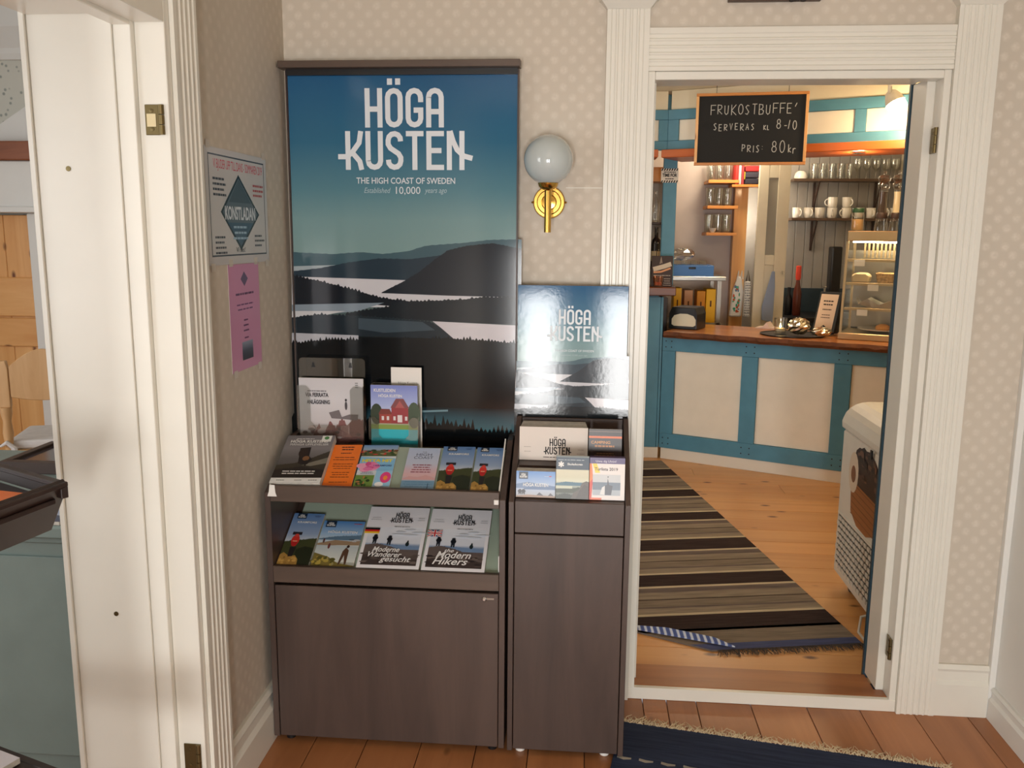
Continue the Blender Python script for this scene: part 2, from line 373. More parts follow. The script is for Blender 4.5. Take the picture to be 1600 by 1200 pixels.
    def build(s, name, O, U, V, m, parent):
        O, U, V = Vector(O), Vector(U).normalized(), Vector(V).normalized(); N = U.cross(V)
        inv = MW(parent).inverted() if parent else Matrix.Identity(4)
        me = bpy.data.meshes.new(name); me.from_pydata([tuple(inv @ (O + U * a + V * b + N * z)) for a, b, z in s.v], [], s.f)
        at = me.color_attributes.new('Col', 'FLOAT_COLOR', 'CORNER'); flat = []
        for c in s.c:
            for q in c: flat += list(q[:3]) + [1.0]
        at.data.foreach_set('color', flat)
        me.materials.append(m); o = bpy.data.objects.new(name, me); COL.objects.link(o)
        if parent: o.parent = parent
        return o
def sheet_thing(name, label, cat, w, h, th, O, U, V, art, m=None, group=None, body=None, part='pages'):
    """a flat paper thing: block of pages with a printed cover; O = front lower-left corner of the cover"""
    O, U, V = Vector(O), Vector(U).normalized(), Vector(V).normalized(); N = U.cross(V)
    r = thing(name, label, cat, O - N * th, 0, group)
    MB().obox(O - N * th, U * w, V * h, N * th).build(part, body or PAGES, r, bevel=min(0.0008, th * .3))
    p = Print(w, h); art(p); p.build('cover', O, U, V, m or SEMI, r)
    return r

# ================================================================== SETTING: hall
XL, XR, YB = -0.945, 1.358, 0.0        # left wall, right wall, far wall of the hall
CEIL = 2.62
wb = MB().box(-1.24, 0.175, 0, 0.17, -0.05, CEIL).box(1.053, 3.2, 0, 0.17, -0.05, CEIL).box(0.175, 1.053, 0, 0.17, 2.03, CEIL).build('wall_back', PAPER_BACK); struct(wb, 'beige wallpapered wall with a pale leaf pattern around the cafe doorway')
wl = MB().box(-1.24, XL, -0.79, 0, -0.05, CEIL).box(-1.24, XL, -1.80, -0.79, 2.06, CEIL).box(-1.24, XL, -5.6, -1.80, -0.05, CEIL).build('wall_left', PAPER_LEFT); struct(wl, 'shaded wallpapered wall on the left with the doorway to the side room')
wr = MB().box(XR, XR + 0.12, -5.6, 0, -0.05, CEIL).build('wall_right', WHITE_COOL); struct(wr, 'plain white painted wall at the right edge')
rear = MB().box(-1.24, -0.60, -5.6, -5.5, -.05, CEIL).box(-0.24, 0.18, -5.6, -5.5, -.05, CEIL).box(0.54, XR + .12, -5.6, -5.5, -.05, CEIL)
for a, b in ((-0.60, -0.24), (0.18, 0.54)): rear.box(a, b, -5.6, -5.5, -.05, 0.27).box(a, b, -5.6, -5.5, 1.43, CEIL)
struct(rear.build('wall_rear', wallpaper('wallpaper_rear', C(150, 138, 120), C(160, 148, 130), 'X')))
struct(bx('ceiling', CREAM, -1.24, XR + .12, -5.6, 0.0, CEIL, CEIL + .05))
fl = bx('floor', DARK, -1.24, XR + .12, -5.6, 0.0, -0.06, -0.022); struct(fl, 'worn reddish pine plank floor of the hall')
js = [-1.24, -1.12, -0.95, -0.80, -0.64, -0.47, -0.30, -0.14, 0.03, 0.225, 0.305, 0.404, 0.585, 0.768, 0.94, 1.111, 1.281, XR + .1]
for a, b in zip(js, js[1:]):
    cut = -random.uniform(2.2, 4.2)
    bx('floorboard', FLOOR_MAIN, a + .0012, b - .0012, cut + .001, -0.001, -0.022, random.uniform(-.0008, 0.0), fl, 0.0012)
    bx('floorboard', FLOOR_MAIN, a + .0012, b - .0012, -5.5, cut - .001, -0.022, random.uniform(-.0008, 0.0), fl, 0.0012)

bx('wallpaper_seam', WHITE, -.065, .048, -.0012, 0.0, 1.6885, 1.6905, wb, 0)
# fluted casings ---------------------------------------------------------------
def flute_profile(w, t, n, margin=0.012, depth=0.0032):
    pts = [(0, 0), (0, t)]; g = (w - 2 * margin) / n
    for k in range(n):
        x = margin + k * g
        pts += [(x, t), (x + g * .16, t - depth), (x + g * .62, t - depth), (x + g * .80, t)]
    return pts + [(w, t), (w, 0)]
def casing_v(name, O, along, out, w, t, n, z0, z1, m, parent=None):
    O, a, o = Vector(O), Vector(along), Vector(out)
    mb = MB().extr([O + a * p[0] + o * p[1] + Vector((0, 0, z0)) for p in flute_profile(w, t, n)], (0, 0, z1 - z0))
    return mb.build(name, m, parent)
t1 = thing('trim_1', '', ''); del t1['category']; struct(t1, 'white fluted pilasters and header framing the cafe doorway')
casing_v('pilaster', (0.049, 0, 0), (1, 0, 0), (0, -1, 0), 0.126, 0.026, 5, 0, 2.205, WHITE, t1)
casing_v('pilaster', (1.053, 0, 0), (1, 0, 0), (0, -1, 0), 0.119, 0.026, 5, 0, 2.205, WHITE, t1)
for x0, w in ((0.049, 0.126), (1.053, 0.119)):
    mb = MB(); e = 0.020
    a = [(x0, 0, 2.205), (x0 + w, 0, 2.205), (x0 + w, -.028, 2.205), (x0, -.028, 2.205)]
    b = [(x0 - e, 0, 2.228), (x0 + w + e, 0, 2.228), (x0 + w + e, -.050, 2.228), (x0 - e, -.050, 2.228)]
    mb.mesh(a + b, [(0, 1, 2, 3), (7, 6, 5, 4), (0, 4, 5, 1), (1, 5, 6, 2), (2, 6, 7, 3), (3, 7, 4, 0)])
    mb.box(x0 - e - .004, x0 + w + e + .004, -.055, 0, 2.229, 2.30); mb.box(x0 - e - .012, x0 + w + e + .012, -.065, 0, 2.30, 2.33)
    mb.build('capital', WHITE, t1)
hp = flute_profile(0.122, 0.022, 5)
MB().extr([(0.1755, -p[1], 2.03 + p[0]) for p in hp], (0.877, 0, 0)).build('header_board', WHITE, t1)

d1 = thing('door_1', '', ''); del d1['category']; struct(d1, 'white rebated door frame of the cafe doorway')
for sx, xo in ((1, 0.1755), (-1, 1.0525)):
    bx('jamb', WHITE, xo, xo + sx * .021, -.012, 0.05, 0.0, 2.03, d1)
    bx('door_stop', WHITE, xo, xo + sx * (.045 if sx < 0 else .030), 0.051, 0.165, 0.042, 2.0155, d1)
bx('head_jamb', WHITE, 0.197, 1.031, -.012, 0.05, 2.006, 2.0295, d1)
bx('head_stop', WHITE, 0.206, 1.007, 0.051, 0.165, 2.016, 2.0295, d1)
bx('inner_casing', paint('dark_blue_trim', C(38, 62, 74), 0.4), 1.004, 1.060, 0.172, 0.190, 0.02, 2.02, d1)
bx('sill_face', WHITE, 0.1755, 1.0525, -.014, 0.004, 0.0, 0.042, d1)
bx('threshold_nosing', THRESH, 0.197, 1.031, 0.0045, 0.05, 0.0, 0.043, d1)
bx('threshold', THRESH, 0.206, 1.007, 0.052, 0.165, 0.0, 0.036, d1)
def hinge(parent, O, along, out, hgt, w=.034):
    """leaf plate plus knuckle; O = lower knuckle-side corner of the leaf"""
    O, a, o = Vector(O), Vector(along), Vector(out); h = hgt / 2
    hb = MB().obox(O, a * w, o * .003, Vector((0, 0, hgt))).build('hinge', OLDBRASS, parent, bevel=.001)
    k = O - a * .004 + o * .003
    for q in range(3): MB().tube([k + Vector((0, 0, hgt * (q / 3 + .01))), k + Vector((0, 0, hgt * ((q + 1) / 3 - .01)))], .0065, 10).build('knuckle', OLDBRASS, hb, smooth=True)
    for z in (.2, .8): MB().lathe([(.0045, 0), (.0045, .0012), (.001, .0016)], O + a * w * .55 + o * .003 + Vector((0, 0, hgt * z)), 10, o).build('screw', OLDBRASS, hb)
    return hb
hinge(d1, (1.0310, 0.010, 1.795), (0, 1, 0), (-1, 0, 0), .075)
hinge(d1, (1.0310, 0.010, 0.175), (0, 1, 0), (-1, 0, 0), .072)

d2 = thing('door_2', '', ''); del d2['category']; struct(d2, 'white frame and deep reveal of the doorway to the side room')
casing_v('casing', (XL, -0.67, 0), (0, -1, 0), (1, 0, 0), 0.118, 0.022, 4, 0, 2.18, WHITE, d2)
MB().extr([(XL + p[1], -0.789, 2.055 + p[0]) for p in flute_profile(0.118, 0.022, 4)], (0, -1.02, 0)).build('head_casing', WHITE, d2)
bx('jamb', WHITE, -1.002, XL + .012, -.815, -.7905, 0, 2.0595, d2)
bx('door_stop', WHITE, -1.043, -1.0025, -.831, -.7905, 0, 2.0595, d2)
bx('reveal_lining', WHITE, -1.238, -1.0435, -.836, -.7905, 0, 2.0595, d2)
bx('edge_bead', WHITE, -1.252, -1.2385, -.842, -.7905, 0, 2.0595, d2)
bx('head_jamb', WHITE, -1.002, XL + .012, -1.78, -.8155, 2.000, 2.0595, d2)
bx('head_stop', WHITE, -1.043, -1.0025, -1.78, -.8315, 1.992, 2.0595, d2)
bx('head_lining', WHITE, -1.238, -1.0435, -1.78, -.8365, 2.014, 2.0595, d2)
bx('jamb', WHITE, -1.238, XL + .012, -1.7995, -1.781, 0, 2.0595, d2)
h = hinge(d2, (-.9535, -.8155, 1.760), (-1, 0, 0), (0, -1, 0), .066)
bx('worn_patch', mat('bare_brass', C(206, 190, 150), .45, .3), -.983, -.962, -.8197, -.8188, 1.778, 1.806, h, 0)
hinge(d2, (-.9535, -.8155, 0.196), (-1, 0, 0), (0, -1, 0), .072)
for x, z in ((-1.165, 1.685), (-1.13, 0.62)): MB().lathe([(.006, 0), (.006, .0012), (.001, .0014)], (x, -.836, z), 10, (0, -1, 0)).build('screw_hole', OLDBRASS, d2)

# baseboards ------------------------------------------------------------------
def board_profile(h, t): return [(0, 0), (t, 0), (t, h * .62), (t * .55, h * .70), (t * .55, h * .86), (t * .80, h * .92), (t * .45, h), (0, h)]
struct(MB().extr([(XL + p[0], -.668, p[1]) for p in board_profile(.17, .022)], (0, .668, 0)).build('baseboard_left', WHITE))
struct(MB().extr([(1.1725, -p[0], p[1]) for p in board_profile(.176, .022)], (XR - 1.1725 - .02, 0, 0)).build('baseboard_back', WHITE))
struct(MB().extr([(0.0, 0, 0)] * 0 + [(XL + .024, -p[0], p[1]) for p in board_profile(.17, .018)], (.965, 0, 0)).build('baseboard_back', WHITE))
struct(MB().extr([(XR - p[0], -.024, p[1]) for p in board_profile(.108, .018)], (0, -5.4, 0)).build('baseboard_right', WHITE_COOL))
struct(bx('trim_2', WHITE_COOL, XR - .02, XR, -.022, 0, 0.0, CEIL))

# ================================================================== SETTING: cafe behind the doorway
ZC = 0.02
struct(bx('ceiling', CREAM, -1.24, 3.2, 0.17, 6.3, 2.47, 2.55))
cf = bx('floor', DARK, -1.24, 3.2, 0.17, 6.3, -0.06, -0.002); struct(cf, 'honey coloured pine plank floor of the cafe')
y = 0.1715; k = 0
while y < 3.6:
    w = (0.165, 0.19, 0.155, 0.18, 0.17)[k % 5]; cut = random.uniform(-.2, 2.4)
    for a, b in ((-1.10, cut), (cut, 2.6)): bx('floorboard', FLOOR_CAFE, a + .001, b - .001, y + .001, y + w - .001, -0.002, ZC - random.uniform(0, .0006), cf, 0.001)
    y += w; k += 1
struct(bx('wall_cafe_left', CREAM, -1.24, -1.10, 0.17, 6.3, -0.05, 2.55))
struct(bx('wall_cafe_right', CREAM, 2.7, 2.85, 0.17, 6.3, -0.05, 2.55))

# ================================================================== SETTING: side room on the left
struct(bx('floor_side_room', FLOOR_MAIN, -4.6, -1.24, -3.3, 2.3, -0.06, 0.0), 'wooden floor of the side room')
struct(bx('ceiling_side_room', WHITE_COOL, -4.6, -1.24, -3.3, 2.3, 2.78, 2.83))
SPECK = mat('speckled_grey_wallpaper', C(206, 206, 196), 0.7); t = NT(SPECK)
vo = t.n('ShaderNodeTexVoronoi', i_Scale=24.0); t.l(t.coords(), vo.inputs['Vector']); n = t.n('ShaderNodeTexNoise', i_Scale=14.0, i_Detail=4.0); t.l(t.coords(), n.inputs['Vector'])
r1 = t.ramp(vo.outputs['Distance'], [(0.14, C(150, 156, 150)), (0.26, C(206, 206, 196))]); t.l(r1.outputs[0], t.b.inputs['Base Color'])
sr = struct(bx('wall_side_room_far', SPECK, -4.6, -1.24, 2.2, 2.3, -0.05, 2.78), 'speckled grey wallpaper on the far wall of the side room')
wsl = MB().box(-4.6, -4.5, -3.3, -2.85, -.05, 2.78).box(-4.6, -4.5, -.25, 2.2, -.05, 2.78).box(-4.6, -4.5, -2.85, -.25, -.05, .75).box(-4.6, -4.5, -2.85, -.25, 2.25, 2.78).build('wall_side_room_window', WHITE_COOL); struct(wsl)
struct(MB().box(-4.5, -3.75, -3.3, -3.2, -.05, 2.78).box(-2.35, -1.24, -3.3, -3.2, -.05, 2.78).box(-3.75, -2.35, -3.3, -3.2, -.05, .85).box(-3.75, -2.35, -3.3, -3.2, 2.15, 2.78).build('wall_side_room_near', WHITE_COOL))  # opening added to let in the fill light
cor = MB().extr([(-4.4, 2.2, 2.50), (-4.4, 2.17, 2.50), (-4.4, 2.155, 2.53), (-4.4, 2.155, 2.56), (-4.4, 2.08, 2.66), (-4.4, 2.08, 2.78), (-4.4, 2.2, 2.78)], (3.15, 0, 0)).build('trim_3', WHITE_COOL); struct(cor)

# ================================================================== thin clear materials
def thin_glass(name, tint=(1, 1, 1, 1), base=0.06, rough=0.02, edge=0.5):
    m = bpy.data.materials.new(name); m.use_nodes = True; nt = m.node_tree; nt.nodes.clear()
    out = nt.nodes.new('ShaderNodeOutputMaterial'); mix = nt.nodes.new('ShaderNodeMixShader'); tr = nt.nodes.new('ShaderNodeBsdfTransparent'); gl = nt.nodes.new('ShaderNodeBsdfGlossy')
    lw = nt.nodes.new('ShaderNodeLayerWeight'); lw.inputs[0].default_value = 0.3
    mr = nt.nodes.new('ShaderNodeMapRange'); mr.inputs['To Min'].default_value = base; mr.inputs['To Max'].default_value = edge
    tr.inputs[0].default_value = tint; gl.inputs['Roughness'].default_value = rough
    nt.links.new(lw.outputs['Facing'], mr.inputs['Value']); nt.links.new(mr.outputs[0], mix.inputs[0]); nt.links.new(tr.outputs[0], mix.inputs[1]); nt.links.new(gl.outputs[0], mix.inputs[2]); nt.links.new(mix.outputs[0], out.inputs[0])
    MATS[name] = m; return m
ACRYLIC = thin_glass('clear_acrylic_sheet', (.96, .97, .96, 1), 0.16, 0.03, 0.7)
TUMBLER = thin_glass('thin_clear_glass', (.97, .98, .97, 1), 0.08, 0.03, 0.65)
PANE = thin_glass('display_pane', (.98, .98, .96, 1), 0.04, 0.01, 0.3)
LINING = mat('pale_green_tray_sheet', C(158, 172, 156), 0.25)

# ================================================================== brochure cabinet (left unit)
cab = thing('brochure_cabinet', 'wide dark brown brochure cabinet with two sloping racks above a door', 'cabinet', (-0.566, -0.2, 0.0))
CX0, CX1, CYF = -0.921, -0.212, -0.375
side = [(CYF, .02), (CYF, .797), (-.155, .900), (-.13, .915), (-.03, .915), (-.03, .02)]
MB().extr([(CX0, p[0], p[1]) for p in side], (.0175, 0, 0)).build('side_panel', BROWN, cab, bevel=.001)
MB().extr([(CX1 - .0175, p[0], p[1]) for p in side], (.0175, 0, 0)).build('side_panel', BROWN, cab, bevel=.001)
IX0, IX1 = CX0 + .018, CX1 - .018
bx('rack_lip', BROWN_H, IX0, IX1, CYF - .003, CYF + .015, .771, .820, cab)
bx('rack_lip', BROWN_H, IX0, IX1, CYF - .003, CYF + .015, .521, .572, cab)
def slope(name, m, y0, z0, y1, z1, th, x0, x1, parent):
    return MB().extr([(x0, y0, z0), (x0, y1, z1), (x0, y1, z1 - th), (x0, y0, z0 - th)], (x1 - x0, 0, 0)).build(name, m, parent)
slope('rack_board', BROWN_D, -.359, .797, -.160, .8865, .010, IX0, IX1, cab)
bx('rack_ledge', BROWN_D, IX0, IX1, -.158, -.05, .842, .858, cab)
slope('rack_board', BROWN_D, -.359, .553, -.05, .723, .010, IX0, IX1, cab)
slope('rack_lining', LINING, -.359, .7995, -.158, .8900, .0015, IX0 + .30, IX1 - .002, cab)
slope('rack_lining', LINING, -.359, .5555, -.052, .7250, .0015, IX0 + .02, IX1 - .002, cab)
bx('rack_end_plate', PAPER, IX1 - .004, IX1 - .001, -.355, -.10, .57, .62, cab, 0)
bx('back_panel', LINING, IX0, IX1, -.048, -.031, .04, .855, cab)
bx('base_shelf', BROWN_D, IX0, IX1, CYF + .02, -.05, .04, .055, cab)
cd = bx('door', BROWN, CX0 + .0205, CX1 - .0195, CYF - .001, CYF + .017, .024, .512, cab)
MB().lathe([(.007, 0), (.007, .006), (.004, .009)], (-.272, CYF - .001, .497), 12, (0, -1, 0)).build('lock', CHROME, cd, smooth=True)
bx('latch_plate', mat('scuffed_plate', C(150, 134, 122), .4), -.270, -.244, CYF - .0022, CYF - .001, .494, .499, cd, 0)

# ================================================================== narrow stand (right unit)
std = thing('brochure_stand', 'narrow dark brown brochure stand with an open stepped top beside the doorway', 'brochure stand', (-0.03, -0.2, 0.0))
SX0, SX1 = -0.203, 0.144
sp = [(CYF, .015), (CYF, .793), (-.100, .985), (-.0795, .985), (-.0795, .90), (-.052, .90), (-.052, .015)]
for xa in (SX0, SX1 - .0155): MB().extr([(xa, p[0], p[1]) for p in sp], (.0155, 0, 0)).build('side_panel', BROWN, std, bevel=.001)
bx('drawer_front', BROWN, SX0 + .018, SX1 - .018, CYF - .001, CYF + .017, .702, .797, std)
bx('door', BROWN, SX0 + .018, SX1 - .018, CYF - .001, CYF + .017, .022, .698, std)
bx('top_deck', BROWN_D, SX0 + .016, SX1 - .016, CYF + .018, -.053, .778, .797, std)
bx('step', BROWN_D, SX0 + .016, SX1 - .016, -.262, -.058, .798, .872, std)
bx('back_panel', BROWN_D, SX0 + .016, SX1 - .016, -.0850, -.0775, .873, .98, std)
bx('back_panel', BROWN_D, SX0 + .016, SX1 - .016, -.068, -.054, .03, .777, std)
for xf in (-.165, .09): MB().lathe([(.014, 0), (.014, .016)], (xf, -.34, 0), 14).build('foot', PAPER, std)
for xf in (-.165, .09): MB().lathe([(.014, 0), (.014, .016)], (xf, -.10, 0), 14).build('foot', PAPER, std)
for xf in (-.88, -.25):
    for yf in (-.34, -.08): MB().lathe([(.014, 0), (.014, .023)], (xf, yf, 0), 14).build('foot', BLACK, cab)

# ================================================================== the two landscape posters
NAVY, INK, OFFW = C(24, 34, 48), C(22, 22, 26), C(226, 224, 220)
def landscape(p, S, title):
    """S maps photo-of-print positions (as measured on the large poster) to sheet fractions"""
    def q(L): return [S(*a) for a in L]
    p.grad(0, 0, 1, 1, [(0, C(10, 13, 16)), (.30, C(12, 16, 20)), (.52, C(118, 146, 146)), (.62, C(112, 144, 148)), (.70, C(84, 126, 140)), (.82, C(50, 102, 132)), (1, C(36, 88, 130))])
    p.ridge(q([(456, 394), (520, 397), (565, 394), (600, 397), (640, 392), (665, 384), (720, 380), (765, 375), (815, 374)]), q([(456, 440), (815, 440)]), C(62, 88, 98), .001, 60, 2)
    p.poly(q([(458, 416), (560, 413), (560, 428), (458, 432)]), C(150, 162, 168))
    p.ridge(q([(456, 424), (500, 419), (545, 410), (590, 404), (640, 405), (690, 399), (740, 392)]), q([(456, 434), (740, 440)]), C(36, 52, 64), .001, 60, 3)
    p.poly(q([(456, 432), (640, 438), (815, 450), (815, 480), (456, 480)]), C(190, 190, 196))
    p.ridge(q([(596, 457), (630, 440), (655, 425), (680, 405), (700, 391), (730, 384), (770, 380), (815, 389)]), q([(596, 458), (700, 462), (815, 465)]), C(26, 33, 42), .0015, 70, 4)
    p.ridge(q([(456, 430), (490, 437), (520, 444), (560, 455), (590, 464), (640, 471), (700, 478)]), q([(456, 476), (560, 474), (700, 486)]), C(20, 26, 34), .006, 90, 5)
    p.poly(q([(456, 476), (600, 473), (560, 486), (500, 492), (456, 494)]), C(120, 134, 146))
    p.poly(q([(456, 486), (540, 486), (500, 494), (456, 496)]), C(184, 186, 190))
    p.ridge(q([(540, 490), (600, 480), (650, 471), (720, 468), (760, 464), (815, 464)]), q([(540, 493), (680, 502), (815, 508)]), C(20, 27, 34), .005, 90, 6)
    p.ridge(q([(456, 496), (500, 491), (560, 494), (620, 498), (668, 502), (690, 512), (708, 527)]), q([(456, 524), (600, 526), (708, 530)]), C(28, 38, 46), .006, 90, 7)
    p.poly(q([(560, 497), (660, 503), (680, 516), (600, 520), (560, 514)]), C(56, 70, 80))
    p.poly(q([(676, 502), (815, 509), (815, 540), (712, 532), (690, 513)]), C(196, 192, 198))
    p.poly(q([(456, 520), (560, 524), (560, 534), (456, 540)]), C(164, 166, 174))
    p.ridge(q([(456, 536), (520, 530), (620, 531), (700, 528), (760, 532), (815, 537)]), q([(456, 660), (815, 660)]), C(11, 14, 17), .010, 150, 8)
    p.grad(0, -.0, 1, S(650, 635)[1], [(0, C(40, 74, 82)), (.45, C(58, 98, 108)), (.75, C(40, 72, 84)), (1, C(13, 18, 22))])
    p.poly(q([(640, 642), (700, 640), (700, 643), (640, 645)]), C(110, 140, 150))
    p.ridge(q([(456, 650), (600, 655), (660, 660), (720, 664), (770, 676), (815, 672)]), 0.0, C(9, 12, 14), .026, 110, 9)
big = thing('wall_poster', 'tall glossy blue landscape poster reading HÖGA KUSTEN above the wide brochure cabinet', 'poster', (-0.566, -0.04, 0.90))
bx('board', BROWN_D, -.902, -.2315, -.0445, -.0305, .860, .9155, big); bx('board', BROWN_D, -.924, -.211, -.0445, -.0305, .916, 2.034, big)
PW, PH, PX0, PZ0 = .706, 1.164, -.9205, .866
def SB(px, py):
    P = atY(px, py, -.0455); return ((P.x - PX0) / PW, (P.z - PZ0) / PH)
p = Print(PW, PH); landscape(p, SB, True); p.build('landscape_print', (PX0, -.0448, PZ0), (1, 0, 0), (0, 0, 1), POSTER_GLOSS, big)
p = Print(PW, PH); p.k = 40
wl_, wr_ = SB(525, 240)[0], SB(743, 240)[0]
p.logo(SB(632, 200)[0], SB(632, 137.5)[1], wr_ - wl_, C(214, 220, 226))
p.text('THE HIGH COAST OF SWEDEN', SB(634, 286)[0], SB(634, 287)[1], .0185, C(206, 214, 220), bold=.012, fit=SB(711, 286)[0] - SB(557, 286)[0])
p.text('Established', SB(590, 301)[0], SB(590, 301.5)[1], .0165, C(160, 184, 194), shear=.3, fit=.118)
p.text('10,000', SB(638, 303)[0], SB(638, 303)[1], .0225, C(206, 214, 220), fit=.108)
p.text('years ago', SB(681, 301)[0], SB(681, 301.5)[1], .0165, C(160, 184, 194), shear=.3, fit=.098)
p.build('lettering', (PX0, -.0448, PZ0), (1, 0, 0), (0, 0, 1), SEMI, big)
bx('edge_strip', BROWN_D, -.926, -.9215, -.052, -.0305, .917, 2.034, big, 0); bx('edge_strip', BROWN_D, -.2135, -.209, -.052, -.0305, .917, 2.034, big, 0)
MB().extr([(-.9385, -.031, 2.036), (-.9385, -.082, 2.036), (-.9385, -.082, 2.056), (-.9385, -.031, 2.060)], (.734, 0, 0)).build('top_board', BROWN_H, big, bevel=.001)
bx('black_strip', BLACK, -.922, -.213, -.056, -.0305, 2.018, 2.0355, big, 0)  # black strip just below the top board

small = thing('header_poster', 'smaller shiny HÖGA KUSTEN landscape poster on top of the narrow brochure stand', 'poster', (-0.035, -0.07, 0.90))
QW, QH, QX0, QZ0 = .340, .470, -.2055, .922
LEAN = math.radians(2.2); LV = Vector((0, math.sin(LEAN), math.cos(LEAN))); LO = Vector((QX0, -.0760, QZ0))
MB().obox(LO - Vector((.001, 0, 0)), (QW + .002, 0, 0), LV * (QH + .001), (0, .011 * math.cos(LEAN), -.011 * math.sin(LEAN))).build('board', BROWN_D, small)
def SS(px, py):      # the same picture, cropped: measured positions on the large print -> small print
    u, v = SB(px, py); return (u, (v - .165) * .47 / 1.05 * 2.33 + .01 if v < .55 else .10 + .90 * (v - .26) / .74)
def SS2(px, py):
    u, v = SB(px, py); a = [(-.2, -.30), (0.10, -.02), (.27, .15), (.45, .40), (.55, .52), (1.0, .98)]
    for (x0, y0), (x1, y1) in zip(a, a[1:]):
        if v <= x1 or x1 == 1.0: return (u, y0 + (y1 - y0) * (v - x0) / (x1 - x0))
p = Print(QW, QH); landscape(p, SS2, False); p.poly([(0, 0), (1, 0), (1, .13), (.8, .18), (.55, .10), (.2, .17), (0, .15)], C(16, 20, 24)); p.build('landscape_print', LO + Vector((0, -.0003, 0)), (1, 0, 0), LV, POSTER_PEBBLE, small)
p = Print(QW, QH); p.k = 42; p.logo(.52, .845, .52, C(200, 208, 214)); p.build('title_lettering', LO + Vector((0, -.0003, 0)), (1, 0, 0), LV, SEMI, small); p = Print(QW, QH); p.k = 42; p.text('THE HIGH COAST OF SWEDEN', .52, .565, .007, C(190, 200, 206), bold=.012, fit=.36); p.text('Established 10,000 years ago', .52, .538, .005, C(150, 170, 178), fit=.24)
p.build('tagline', LO + Vector((0, -.0003, 0)), (1, 0, 0), LV, SEMI, small)

# ================================================================== printed leaflets
def cloud(p, x0, x1, y0, y1, n, cols, rx, ry, seed):
    rnd = random.Random(seed)
    for k in range(n): p.ell(x0 + (x1 - x0) * rnd.random(), y0 + (y1 - y0) * rnd.random(), rx * (.5 + rnd.random()), ry * (.5 + rnd.random()), rnd.choice(cols), 9)
def hiker(p, x, y, s, col, pack):
    p.ell(x, y + .17 * s, .05 * s, .035 * s, col, 10); p.ell(x, y + .11 * s, .075 * s, .055 * s, pack, 10)
    p.poly([(x - .05 * s, y + .07 * s), (x + .05 * s, y + .07 * s), (x + .045 * s, y - .04 * s), (x + .01 * s, y - .04 * s), (x, y + .03 * s), (x - .02 * s, y - .04 * s), (x - .05 * s, y - .04 * s)], col)
def tab(p, x0, y0, x1, y1):
    p.rect(x0, y0, x1, y1, C(24, 40, 62)); p.text('HÖGA', (x0 + x1) / 2, y0 + (y1 - y0) * .50, (y1 - y0) * p.h * .26, OFFW, bold=.04, fit=(x1 - x0) * .5); p.text('KUSTEN', (x0 + x1) / 2, y0 + (y1 - y0) * .18, (y1 - y0) * p.h * .26, OFFW, bold=.04, fit=(x1 - x0) * .78)
def art_kramfors(p):
    p.grad(0, 0, 1, 1, [(0, C(90, 80, 56)), (.45, C(186, 192, 200)), (.6, C(140, 158, 186)), (1, C(88, 124, 172))])
    p.ridge([(0, .44), (.3, .47), (.6, .49), (1, .52)], 0.0, C(62, 66, 40), .02, 40, 3); p.ridge([(.45, .30), (.7, .36), (1, .33)], 0.0, C(40, 44, 30), .02, 30, 4)
    p.poly([(0, 0), (.62, 0), (.60, .12), (.48, .19), (.30, .17), (.10, .24), (0, .20)], C(158, 122, 62)); cloud(p, .05, .5, .03, .15, 14, [C(190, 150, 80), C(120, 88, 44), C(146, 110, 54)], .06, .02, 4)
    p.poly([(.26, .16), (.40, .17), (.44, .34), (.24, .34)], C(38, 34, 34)); p.ell(.33, .47, .13, .10, C(196, 52, 44)); p.ell(.33, .41, .10, .06, C(168, 36, 36)); p.rect(.18, .57, .48, .625, C(44, 40, 44)); p.ell(.34, .56, .07, .03, C(200, 70, 60)); p.rect(.26, .44, .40, .46, C(220, 150, 120))
    tab(p, .14, .89, .44, .995); p.text('KRAMFORS', .52, .80, .0085, OFFW, bold=.02, fit=.62); p.lines(.8, .95, .2, 2, .02, .008, C(60, 80, 120), 2)
def art_upplevelser(p):
    p.grad(0, 0, 1, 1, [(0, C(44, 38, 36)), (.5, C(96, 92, 92)), (.72, C(128, 124, 126)), (1, C(112, 108, 112))])
    p.ridge([(0, .36), (.35, .40), (.7, .52), (1, .66)], 0.0, C(58, 52, 42), .01, 40, 3); p.poly([(.5, .36), (1, .52), (1, .4), (.7, .34)], C(120, 116, 104)); p.ridge([(0, .26), (.5, .33), (1, .26)], 0.0, C(40, 34, 32), .01, 30, 5)
    p.poly([(.36, .72), (.58, .74), (.60, .55), (.68, .48), (.62, .38), (.52, .36), (.42, .40), (.40, .52)], C(34, 28, 28)); p.ell(.46, .62, .10, .10, C(46, 34, 30)); p.ell(.55, .50, .07, .05, C(120, 84, 54)); p.rect(.56, .34, .60, .46, C(36, 28, 26))
    p.rect(0, 0, 1, .10, C(222, 222, 220)); p.lines(.2, .055, .22, 1, .03, .012, C(60, 80, 60), 3); p.lines(.55, .055, .2, 1, .03, .012, C(90, 90, 90), 4); p.lines(.84, .055, .2, 1, .03, .012, C(60, 60, 60), 5)
    p.rect(.74, .86, .94, .99, C(224, 226, 222)); p.ell(.84, .94, .05, .036, C(70, 130, 70)); p.text('HÖGA KUSTENS', .5, .84, .0125, OFFW, bold=.03, fit=.78); p.text('MÅNGA UPPLEVELSER', .52, .775, .0105, OFFW, bold=.0, fit=.80); p.lines(.4, .92, .5, 1, .03, .012, OFFW, 8)
    p.lines(.5, .23, .7, 2, .045, .018, OFFW, 6)
